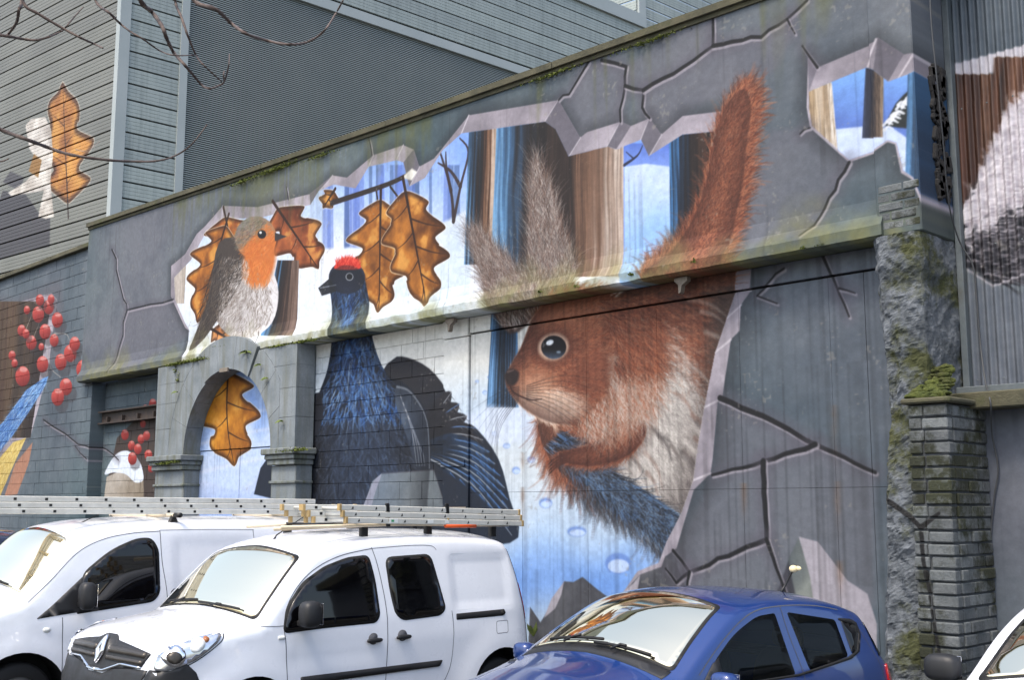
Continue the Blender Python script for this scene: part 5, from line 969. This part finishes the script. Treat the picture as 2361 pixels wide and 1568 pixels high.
def ladder(name, label, x, y0, y1, z, width, n=3, h=.052, gap=.006, stag=.02, holes=.28, tilt=0., feet=True, tri=False):
    L = empty(name, (x, y0, z), label, 'ladder', 'ladders on the vans'); th = .028; sl = tilt
    for i in range(n):
        a, b = y0 + stag * (n - 1 - i), y1 - stag * .6 * i; zz = z + i * (h + gap)
        for sg in (-1, 1):
            xx = x + sg * (width / 2 - i * .006); v, f = cham(th, b - a, h, .005)
            st = mesh('stile', [(p[0] + xx, p[1] + (a + b) / 2, p[2] + zz + (p[1] + (a + b) / 2 - y0) * sl) for p in v], f, M_ALU, L)
            if feet:
                for e in (a, b): v, f = cham(th + .008, .03, h + .008, .004); mesh('end_cap', [(p[0] + xx, p[1] + e, p[2] + zz + (e - y0) * sl) for p in v], f, M_YELL, L)
        yy = a + holes * .5
        while yy < b - .05:
            zc = zz + (yy - y0) * sl; tube('rung', [(x - width / 2 + .01, yy, zc), (x + width / 2 - .01, yy, zc)], .013, M_ALU, L, 6)
            if tri: vs, fs = extrude_poly([(-.012, -.014), (.014, -.008), (.006, .016)], 0, 1); mesh('rung_end', [(x + width / 2 - i * .006 + th / 2 + .001 * q[1], yy + q[0], zc + q[2]) for q in vs], fs, M_BLACKM, L)
            else: v, f = cham(.004, .028, .024, .0); mesh('rung_end', [(p[0] + x + width / 2 - i * .006 + th / 2, p[1] + yy, p[2] + zc) for p in v], f, M_BLACKM, L)
            yy += holes
    return L
L1 = ladder('ladder', 'short aluminium ladder with yellow end caps on the van with black side windows', -8.40, -3.55, -1.36, 1.915, .60, 3, .05, .004, .03, .255, -.022, True, True)
for y, a, b, m in ((-2.98, .10, .05, M_LABEL), (-2.55, .07, .04, M_LABEL), (-2.35, .05, .035, M_LABEL)): v, f = cham(.002, a, b * .75, .0); mesh('sticker', [(p[0] - 8.0855, p[1] + y, p[2] + 1.917 + (y + 3.55) * -.022) for p in v], f, m, L1)
v, f = cham(.002, .03, .02, 0); mesh('sticker', [(p[0] - 8.084, p[1] - 2.99, p[2] + 1.905) for p in v], f, M_GREEN, L1)
L2 = ladder('ladder', 'folded ladder section stacked at the front end of the roof rack', -8.72, -3.62, -3.0, 1.915, .36, 3, .05, .004, .05, .25, 0, True)
B1 = tube('broom_pole', [(-8.15, -4.1, 1.86), (-8.15, -2.8, 1.872), (-8.15, -1.5, 1.85)], .014, M_POLE, None, 8); tag(B1, 'worn cream pole lashed along the roof rack under the ladder', 'pole')
B2 = tube('tool_handle', [(-8.10, -2.36, 1.855), (-8.10, -2.1, 1.852), (-8.10, -1.98, 1.85)], .019, M_ORANGE, None, 8); tag(B2, 'orange tool handle strapped beneath the short ladder', 'handle')

# --- larger white van beyond it
V2 = Veh('panel_van', 'larger white van with a long silver ladder, partly hidden behind the small van', 'van', (-11.42, -6.2, 0), 0,
         [(.12, .25), (.02, .4), (.0, .6), (.04, .78), (.15, .92), (.45, 1.05), (.80, 1.15), (.97, 1.21), (1.2, 1.45), (1.45, 1.70), (1.7, 1.80), (2.1, 1.85), (2.8, 1.875), (4.2, 1.86), (4.58, 1.83), (4.70, 1.7), (4.78, 1.2), (4.82, .7), (4.78, .35)],
         [(-.05, .6), (0, .64), (.06, .74), (.2, .83), (.5, .91), (.9, .945), (1.3, .95), (4.2, .95), (4.6, .93), (4.85, .86)], [(.2, .05), (.4, 0), (.95, 0), (1.15, .02), (1.4, .06), (1.7, .11), (1.9, .15)], .08, .14, .06, .05, ((.96, .33, .42), (3.96, .33, .42)), .27)
V2.relief += [rrect_relief(2.42, 3.3, .95, 1.70, -.014, .04), flare(.96, .33, .42, .62, .02)]
V2.body(M_WHITE)
V2.on_side('quarter_panel', rounded([(1.07, 1.03), (1.52, 1.075), (1.54, 1.42), (1.40, 1.30), (1.2, 1.13)], .02), M_PLAS, .004); V2.on_side('window_seal', rounded([(1.44, 1.05), (2.2, 1.12), (2.27, 1.2), (2.27, 1.62), (2.2, 1.73), (2.05, 1.73), (1.78, 1.63), (1.5, 1.42)], [.02, .06, .05, .06, .06, .08, .15, .08]), M_RUBB, .003); V2.on_side('side_window', rounded([(1.47, 1.085), (2.18, 1.15), (2.245, 1.22), (2.245, 1.61), (2.18, 1.705), (2.05, 1.705), (1.78, 1.605), (1.5, 1.39)], [.02, .06, .05, .06, .06, .08, .15, .08]), M_GLASS, .006)
q0, q1 = V2.s_at(x=1.0), V2.s_at(x=1.45); V2.on_top('windscreen', rounded([(q0, -.76), (q0 + .04, 0), (q0, .76), (q1, .72), (q1 + .04, 0), (q1, -.72)], .06), M_SCREEN, .006); V2.wiper(q0, -.05, .7, .02, .02)
V2.seam([(1.32, .35), (1.32, .7), (1.31, 1.03)]); V2.seam([(1.0, 1.18), (1.2, 1.36), (1.45, 1.60), (1.7, 1.72), (2.0, 1.775), (2.29, 1.79)], .006); V2.seam([(2.29, 1.80), (2.30, 1.5), (2.34, 1.2), (2.34, .9), (2.30, .4)]); V2.seam([(2.29, 1.80), (2.8, 1.80), (3.35, 1.79)], .005); V2.seam([(3.34, 1.79), (3.36, 1.3), (3.34, .5)], .006)
V2.on_side('side_marker', ell((1.17, .93), .035, .022), M_LABEL, .006); V2.mirror(1.50, 1.2, size=(.15, .15, .25)); V2.wheel(.96, .33); V2.wheel(3.96, .33)
zs2 = V2.s_at(z=.72); V2.on_top('front_bumper', [(.02, -.8), (zs2, -.8), (zs2, .8), (.02, .8)], M_PLAS, .01); V2.on_side('headlight', rounded([(.05, .8), (.3, .84), (.52, .98), (.5, 1.04), (.2, .93)], .04), M_LAMP, .01, st=.03)
tube('aerial', [(.3, 1.62, 1.80), (.31, 1.68, 1.86), (.36, 2.05, 2.03)], [.014, .006, .003], M_BLACKM, V2.root, 5, False)
for x in (2.5, 4.02):
    tube('rack_bar', [(-.72, x, 1.945), (.80, x, 1.945)], .022, M_POLE, V2.root, 8, False); tube('rack_bar_end', [(.72, x, 1.945), (.83, x, 1.945)], .026, M_BLACKM, V2.root, 8, False)
    for sg in (1, -1): v, f = cham(.05, .12, .11, .02); mesh('rack_foot', [(p[0] + sg * .68, p[1] * (1 - .6 * (p[2] > 0)) + x, p[2] + 1.90) for p in v], f, M_BLACKM, V2.root, False, False)
ladder('ladder', 'long aluminium ladder of three stacked sections on the larger white van', -11.06, -8.3, -1.85, 2.0, .40, 3, .054, .003, .04, .292, -.004, False)
# --- blue hatchback
BY = R(-7); B_ = Veh('hatchback_car', 'blue hatchback with rain-beaded roof parked beside the small white van', 'car', (-5.27, -5.13, 0), BY,
         [(.1, .25), (0, .42), (.02, .55), (.12, .65), (.4, .74), (.9, .845), (1.2, .925), (1.40, .99), (1.50, 1.045), (1.75, 1.2), (2.05, 1.355), (2.3, 1.405), (2.6, 1.41), (3.0, 1.375), (3.25, 1.32), (3.38, 1.25), (3.5, 1.02), (3.6, .88), (3.66, .65), (3.64, .4), (3.58, .28)],
         [(-.05, .52), (0, .56), (.08, .66), (.25, .745), (.6, .81), (1.0, .828), (2.8, .83), (3.3, .81), (3.55, .76), (3.7, .68)], [(.2, .05), (.4, 0), (.8, 0), (.95, .02), (1.1, .07), (1.35, .15), (1.5, .19)], .06, .12, .05, .07, ((.72, .31, .36), (3.1, .31, .36)), .25, None, .06, 1.45)
BW1 = rounded([(1.62, .945), (2.47, .955), (2.43, 1.335), (2.25, 1.325), (2.0, 1.235), (1.75, 1.08)], [.03, .02, .02, .06, .1, .1]); BW2 = rounded([(2.62, .965), (3.06, 1.02), (3.03, 1.26), (2.55, 1.335)], .025); BW3 = rounded([(3.11, 1.03), (3.17, 1.05), (3.25, 1.16), (3.24, 1.21), (3.09, 1.25)], .02)
bs0, bs1 = B_.s_at(x=1.5), B_.s_at(x=2.07); r0 = float(np.interp(3.42, B_.X[60:], B_.S[60:])); 
B_.relief += [flare(.72, .31, .36, .56, .02), flare(3.1, .31, .36, .56, .02), rrect_relief(1.35, 3.2, .60, .84, -.012, .08)]
B_.body(M_BLUE, [BW1, BW2], screen=None, rear=None)
B_.on_side('window_surround', rounded([(1.58, .93), (2.5, .94), (3.08, 1.0), (3.2, 1.04), (3.28, 1.15), (3.27, 1.225), (3.2, 1.255), (3.07, 1.268), (3.065, 1.255), (3.24, 1.21), (3.255, 1.155), (3.175, 1.05), (3.06, 1.018), (2.5, .955), (1.6, .944)], .008), M_RUBB, .004, st=.03)
for o, P in (('side_window', BW1), ('side_window', BW2)): B_.on_side(o, P, M_CLEAR, .001, st=.06, lo=.0)
B_.on_side('quarter_window', BW3, M_GLASS, .004); B_.on_side('mirror_sail', [(1.58, .945), (1.80, .95), (1.80, 1.10), (1.74, 1.075)], M_PLAS, .006)
B_.on_top('windscreen_seal', rounded([(bs0 - .03, -.77), (bs0 + .0, 0), (bs0 - .03, .77), (bs1 + .01, .72), (bs1 + .03, 0), (bs1 + .01, -.72)], .05), M_RUBB, .003); B_.on_top('windscreen', rounded([(bs0 - .005, -.745), (bs0 + .02, 0), (bs0 - .005, .745), (bs1 - .01, .69), (bs1 + .01, 0), (bs1 - .01, -.69)], .05), M_SCREEN, .006)
B_.on_top('scuttle_panel', [(bs0 - .12, -.74), (bs0 - .08, 0), (bs0 - .12, .74), (bs0 - .03, .76), (bs0, 0), (bs0 - .03, -.76)], M_PLAS, .002); B_.wiper(bs0 - .01, -.62, .12, .02, .05); B_.wiper(bs0 - .02, .05, .72, .02, .03)
B_.seam([(2.50, 1.37), (2.51, 1.2), (2.55, .95), (2.55, .7), (2.50, .4)], .006); B_.seam([(1.45, .97), (1.5, .8), (1.45, .5)], .006); B_.seam([(1.60, 1.02), (1.9, 1.21), (2.2, 1.345), (2.5, 1.375), (2.85, 1.36), (3.1, 1.32)], .006); B_.seam([(3.22, 1.28), (3.40, .98), (3.48, .8)], .005)
B_.on_side('tail_lamp', rounded([(3.50, .93), (3.56, .93), (3.635, .72), (3.58, .70), (3.51, .80)], .02), M_RED, .012, st=.03); B_.on_side('rear_glass_edge', [(3.36, 1.22), (3.40, 1.19), (3.495, 1.0), (3.44, .99)], M_GLASS, .006, st=.03); B_.on_top('rear_window', rounded([(r0 - .14, -.62), (r0 - .14, .62), (r0 + .16, .66), (r0 + .16, -.66)], .05), M_GLASS, .004)
B_.mirror(1.66, .97, size=(.17, .12, .13), mat=M_BLUE); B_.wheel(.72, .29, .18); B_.wheel(3.1, .29, .18)
B_.on_side('headlight', rounded([(.09, .55), (.3, .60), (.5, .72), (.42, .725), (.2, .66)], .03), M_LAMP, .01, st=.03)
for sg in (1, -1):
    for x in (1.75, 2.75):                     # seats seen through the glass
        vs, fs = blob((sg * .36, x + .12, .72), (.23, .10, .34), 14, 10, 3); o = mesh('seat', vs, fs, M_RUBB, B_.root, True, False); vs, fs = blob((sg * .36, x + .20, 1.12), (.13, .05, .075), 12, 8, 3); mesh('headrest', vs, fs, M_RUBB, o, True, False)
mesh('cabin_floor', [(-.7, .9, .5), (.7, .9, .5), (.7, 3.4, .62), (-.7, 3.4, .62)], [(0, 1, 2, 3)], M_RUBB, B_.root, False, False); v, f = cham(1.4, .4, .18, .03); mesh('dashboard', [(p[0], p[1] + 1.45, p[2] + .9) for p in v], f, M_PLAS, B_.root, False, False)
v, f = cham(1.3, .36, .03, .01); mesh('parcel_shelf', [(p[0], p[1] + 3.2, p[2] + .97) for p in v], f, M_PLAS, B_.root, False, False)
tube('aerial', [(.22, 3.06, 1.41), (.22, 3.10, 1.45), (.22, 3.20, 1.56)], [.014, .009, .007], M_BLACKM, B_.root, 6, False)
vs, fs = blob((.22, 3.21, 1.575), (.032, .032, .028), 12, 8, 2); vm, fm = blob((.255, 3.22, 1.58), (.03, .012, .018), 8, 6, 2); v, f = merge([(vs, fs), (vm, fm)]); AB = mesh('aerial_ball', v, f, plain('pale_toy_ball', (206, 190, 150), .5), B_.root, True, False)
# --- white hatchback at the near end and a dark people carrier at the far end
W_ = Veh('hatchback_car', 'white hatchback at the near end with bright windscreen and black mirror', 'car', (-2.02, -4.5, 0), 0,
         [(.1, .25), (0, .45), (.02, .66), (.15, .82), (.5, .96), (1.0, 1.06), (1.26, 1.10), (1.6, 1.33), (1.9, 1.46), (2.2, 1.51), (2.7, 1.52), (3.2, 1.46), (3.5, 1.36), (3.75, 1.0), (3.85, .7), (3.8, .3)],
         [(-.05, .58), (0, .62), (.1, .72), (.35, .82), (.8, .87), (1.2, .88), (3.0, .88), (3.5, .85), (3.9, .74)], [(.2, .05), (.4, 0), (.85, 0), (1.05, .03), (1.3, .09), (1.55, .15)], .06, .13, .025, .07, ((.8, .31, .37), (3.2, .31, .37)), .25)
W_.body(M_WHITE); w0, w1 = W_.s_at(x=1.28), W_.s_at(x=1.95)
W_.on_top('windscreen_seal', rounded([(w0 - .03, -.775), (w0 + .02, 0), (w0 - .03, .775), (w1 + .02, .74), (w1 + .05, 0), (w1 + .02, -.74)], .06), M_RUBB, .003); W_.on_top('windscreen', rounded([(w0, -.745), (w0 + .04, 0), (w0, .745), (w1 - .01, .71), (w1 + .02, 0), (w1 - .01, -.71)], .06), M_SCREEN, .006); W_.wiper(w0, -.1, .65)
W_.on_side('side_window', rounded([(1.5, 1.06), (3.2, 1.10), (3.15, 1.38), (2.4, 1.43), (1.95, 1.37)], .05), M_GLASS, .005); W_.mirror(1.42, 1.12, size=(.2, .13, .15)); W_.wheel(.8, .3); W_.wheel(3.2, .3); W_.seam([(1.3, 1.03), (1.36, .8), (1.32, .4)]); W_.seam([(2.35, 1.45), (2.36, 1.1), (2.3, .4)]); W_.on_side('headlight', rounded([(.1, .76), (.35, .8), (.6, .95), (.5, .965), (.2, .87)], .03), M_LAMP, .01, st=.03)
D_ = Veh('people_carrier', 'dark navy car just showing at the far end beyond the larger van', 'car', (-14.1, -1.9, 0), R(180),
         [(.1, .25), (0, .5), (.05, .75), (.3, .95), (.9, 1.08), (1.15, 1.13), (1.6, 1.38), (2.05, 1.62), (2.4, 1.70), (3.2, 1.74), (4.0, 1.68), (4.3, 1.5), (4.4, 1.0), (4.4, .4), (4.3, .28)],
         [(-.05, .6), (0, .64), (.1, .74), (.35, .84), (.8, .89), (1.2, .9), (3.8, .9), (4.2, .87), (4.5, .8)], [(.2, .05), (.4, 0), (.95, 0), (1.15, .03), (1.4, .08), (1.8, .15)], .07, .13, .06, .05, ((.85, .33, .39), (3.5, .33, .39)), .26)
D_.body(M_NAVY); e0, e1 = D_.s_at(x=1.18), D_.s_at(x=2.05); D_.on_top('windscreen', rounded([(e0, -.74), (e0 + .04, 0), (e0, .74), (e1, .71), (e1 + .03, 0), (e1, -.71)], .06), M_SCREEN, .006)
D_.on_side('side_window', rounded([(1.45, 1.08), (2.9, 1.12), (2.88, 1.58), (2.3, 1.58), (1.9, 1.42)], .05), M_GLASS, .005); D_.on_side('side_window', rounded([(3.0, 1.12), (3.9, 1.16), (3.85, 1.55), (2.98, 1.58)], .06), M_GLASS, .005); D_.wheel(.85, .32); D_.wheel(3.5, .32); D_.mirror(1.6, 1.16)
# ------------------------------------------------------------------ small growth, cable, overhanging tree
M_LEAFM = weathered('moss_leaf', (70, 84, 26), (120, 130, 52), 30, .95, 0, .01); M_FERN = weathered('fern_leaf', (84, 104, 44), (128, 142, 70), 20, .8, 0, .01)
rm = random.Random(12)
def tufts(spots, n, size, up=.6):
    vs, fs = [], []
    for (p, rx, ry, rz) in spots:
        for _ in range(int(n * rx * 10) + 6):
            q = Vector(p) + Vector((rm.gauss(0, .4) * rx, rm.gauss(0, .4) * ry, abs(rm.gauss(0, .5)) * rz)); a = rm.uniform(0, 6.28); s = size * rm.uniform(.5, 1.4); d = Vector((math.cos(a), math.sin(a), rm.uniform(0, up) * 2)).normalized(); e = d.cross(Vector((rm.gauss(0, 1), rm.gauss(0, 1), rm.gauss(0, 1)))).normalized()
            i = len(vs); vs += [q - e * s * .4, q + e * s * .4, q + d * s + e * s * .15, q + d * s * .8 - e * s * .3]; fs.append((i, i + 1, i + 2, i + 3))
    return vs, fs
sp = []
for u, v, y, l, h in ((420, 838, -.36, .5, .03), (460, 832, -.37, .35, .05), (400, 843, -.36, .3, .02), (505, 802, -.33, .3, .03), (700, 790, -.34, .4, .03), (640, 800, -.34, .3, .02), (375, 1072, -.42, .25, .03), (400, 1068, -.42, .3, .04), (660, 1043, -.42, .3, .04), (690, 1040, -.42, .25, .03), (410, 880, -.35, .06, .14), (404, 860, -.35, .05, .10)):
    sp.append((W(u, v, y), l, .04, h))
vs, fs = tufts(sp, 90, .022); tag(mesh('moss', vs, fs, M_LEAFM), 'bright green moss on the ledges of the stone arch', 'moss', None, 'stuff')
sp = [(W(u, v, -.32), l, .02, h) for u, v, l, h in ((1600, 606, .06, .03), (1455, 636, .07, .03), (1245, 675, .05, .02), (1330, 662, .05, .02), (1890, 568, .05, .03), (1850, 575, .03, .02))] + [(W(u, v, -.28), l, .05, h) for u, v, l, h in ((620, 398, .5, .05), (650, 388, .5, .06), (560, 420, .5, .03), (740, 360, .4, .03), (1270, 175, .5, .03), (1500, 95, .5, .03))]
vs, fs = tufts(sp, 60, .02); tag(mesh('moss', vs, fs, M_LEAFM), 'small moss tufts along the lip and coping of the mural wall', 'moss', None, 'stuff')
lump = []
for k in range(60):
    t = rm.random(); c = (rm.uniform(-4.47, -4.2), -.42 + .26 * t, 2.925 + .26 * t * t + rm.uniform(0, .02)); v, f = blob(c, (rm.uniform(.03, .08), rm.uniform(.03, .06), rm.uniform(.012, .035)), 10, 7, 2); lump.append(([Vector(p) + Vector((0, 0, 1)) * .012 * mnoise.noise(Vector(p) * 30) for p in v], f))
v, f = merge(lump); v2, f2 = tufts([((rm.uniform(-4.46, -4.2), -.42 + .26 * t, 2.94 + .26 * t * t), .06, .05, .02) for t in [rm.random() for _ in range(60)]], 60, .009); v, f = merge([(v, f), (v2, f2)])
tag(mesh('moss_cushion', v, f, M_MOSS, None, False), 'thick green moss cushion on top of the brick pier', 'moss')
def fern(u, v, y, s, label):
    o = W(u, v, y); e = empty('wall_fern', o, label, 'fern', 'ferns on the arch')
    for k in range(rm.randint(5, 7)):
        a = rm.uniform(0, 6.28); L = s * rm.uniform(.6, 1.1); pts = [Vector((math.cos(a) * L * t, -abs(math.sin(a)) * L * t * .7 - .02, L * (.5 * t - .7 * t * t) * rm.uniform(.7, 1.2))) for t in (0, .25, .5, .75, 1)]; vs, fs = [], []
        for i in range(5):
            w = L * .13 * (1 - abs(i - 1.5) / 4); sd_ = Vector((-math.sin(a), .2, .9)).normalized(); vs += [o + pts[i] - sd_ * w, o + pts[i] + sd_ * w]
        for i in range(4): fs.append((2 * i, 2 * i + 1, 2 * i + 3, 2 * i + 2))
        mesh('frond', vs, fs, M_FERN, e)
for a in ((571, 813, -.36, .2, 'largest fern sprouting at the crown of the stone arch'), (604, 842, -.35, .12, 'small fern just below the largest fern on the arch'), (620, 873, -.35, .14, 'spindly fern half way down the curve of the arch'), (655, 972, -.35, .14, 'lone fern low on the face of the arch above the capital'), (412, 905, -.35, .13, 'fern hanging in the joint beside the mossy corner of the arch')): fern(*a)
wd = empty('weed', W(1230, 1462, -.1), 'little green weed at the wall foot behind the small van', 'weed')
for k in range(9): a = rm.uniform(0, 6.28); o = W(1230, 1470, -.1); L = rm.uniform(.1, .22); d = Vector((math.cos(a) * .5, -abs(math.sin(a)) * .5, 1)).normalized(); s_ = Vector((.03, 0, .01)); mesh('blade', [o, o + d * L * .6 + s_, o + d * L, o + d * L * .6 - s_], [(0, 1, 2, 3)], M_FERN, wd)
M_WIRE = plain('grey_cable', (58, 60, 63), .6)
cb = [W(u, v, y) for u, v, y in ((2143, -40, -.3), (2148, 60, -.29), (2160, 180, -.25), (2174, 320, -.1), (2188, 470, .1), (2212, 555, .3), (2243, 612, .36), (2252, 690, .37), (2260, 790, .36), (2272, 880, .2), (2284, 930, .0), (2287, 1000, .22), (2301, 1080, .26), (2292, 1150, .27), (2284, 1250, .27), (2290, 1360, .27), (2288, 1500, .27))]
tag(tube('cable', [Vector(p) for p in crom([tuple(p) for p in cb], 6)], .007, M_WIRE, None, 6), 'thin loose cable hanging down over the tin cladding and brick pier', 'cable')
# tree whose bare twigs hang into the view
M_BARK = weathered('twig_bark', (74, 58, 54), (112, 96, 88), 14, .8, .3, .003, stain=(150, 138, 128), stain_pos=(.62, .8))
tr = empty('bare_tree', (-7.9, -8.05, 0), 'bare budding tree branches hanging in front of the clad building', 'tree')
def Q(x, y, d): u, v = x * .3337, y * .3337; return EYE + Vector(ray(u, v)) * d
tb = Vector((-7.9, -8.05, 0)); trunk_pts = [tb, tb + Vector((.05, .03, 1.5)), tb + Vector((.0, .1, 3.0)), tb + Vector((.25, .25, 4.4)), tb + Vector((.6, .5, 5.6))]
tube('trunk', trunk_pts, [.17, .14, .12, .09, .06], M_BARK, tr, 12)
limb_a = [trunk_pts[3], Q(-200, -260, 5.4), Q(400, -260, 5.5), Q(900, -240, 5.7), Q(1400, -200, 5.9)]; tube('limb', limb_a, [.07, .05, .04, .03, .022], M_BARK, tr, 8)
limb_b = [trunk_pts[2], Q(-420, 500, 5.5), Q(-300, 560, 5.6), Q(-160, 780, 5.7)]; tube('limb', limb_b, [.06, .04, .03, .02], M_BARK, tr, 8)
BR = [([(150, -260), (150, 0), (130, 70), (115, 150), (60, 230), (30, 245)], 5.6, .012, .008), ([(-260, 430), (-100, 240), (30, 245), (150, 265), (240, 275), (330, 255), (420, 215), (450, 190), (500, 130), (575, 45)], 5.6, .012, .004), ([(140, -260), (160, 10), (270, 95), (430, 190), (560, 260), (650, 300), (710, 330)], 5.5, .011, .006), ([(620, -250), (660, 0), (760, 90), (830, 160), (900, 215), (985, 265), (1100, 345), (1200, 380), (1350, 378)], 5.7, .010, .004),
      ([(900, -240), (970, 0), (1050, 80), (1120, 180), (1150, 260), (1200, 360), (1270, 440), (1330, 510), (1400, 590), (1450, 610), (1510, 590), (1550, 560), (1580, 450), (1585, 370)], 5.8, .017, .004), ([(1200, -220), (1210, 0), (1255, 120), (1300, 250), (1350, 370), (1400, 440), (1530, 560)], 5.75, .011, .005), ([(1250, -215), (1340, 0), (1490, 60), (1600, 160), (1700, 230), (1850, 280), (2000, 305), (2130, 285), (2240, 210), (2320, 90), (2370, 0)], 6.0, .016, .006),
      ([(-160, 780), (0, 890), (180, 960), (340, 1020), (500, 1070), (750, 1105), (940, 1115), (1090, 1110), (1220, 1070), (1330, 990), (1430, 860)], 5.7, .015, .004), ([(-160, 780), (-90, 1090), (0, 1115), (60, 1095)], 5.65, .009, .004), ([(1550, 560), (1545, 520), (1548, 490)], 5.8, .006, .005)]
for pts, d, r0, r1 in BR:
    c = crom([(a, b, d + .15 * math.sin(i * 1.7 + a * .01)) for i, (a, b) in enumerate(pts)], 5); P3 = [Q(*q) for q in c]; n = len(P3); rr_ = [(.82 * r0 + (.7 * r1 - .82 * r0) * (i / (n - 1)) ** .8) * (1 + .12 * math.sin(i * 2.3)) for i in range(n)]
    br = tube('branch', P3, rr_, M_BARK, tr, 7); i = 3; buds = []
    while i < n - 1:
        dr = Vector((rm.gauss(0, 1), rm.gauss(0, 1), rm.gauss(0, 1))).normalized(); p = P3[i] + (P3[i + 1] - P3[i]) * rm.random(); L = rm.uniform(.02, .065); t = (P3[i + 1] - P3[i]).normalized(); e = p + (dr + t * .5).normalized() * (rr_[i] + L); buds.append(tube(None, [p, p * .4 + e * .6, e], [rr_[i] * .6 + .002, rr_[i] * .45 + .003, .004], None, None, 5)); 
        if rm.random() < .5: v, f = blob(tuple(e), (.011, .011, .012), 6, 5, 2); buds.append((v, f))
        i += 1
    if buds: v, f = merge(buds); tag(mesh('buds', v, f, M_BARK, br, True), kind='stuff')
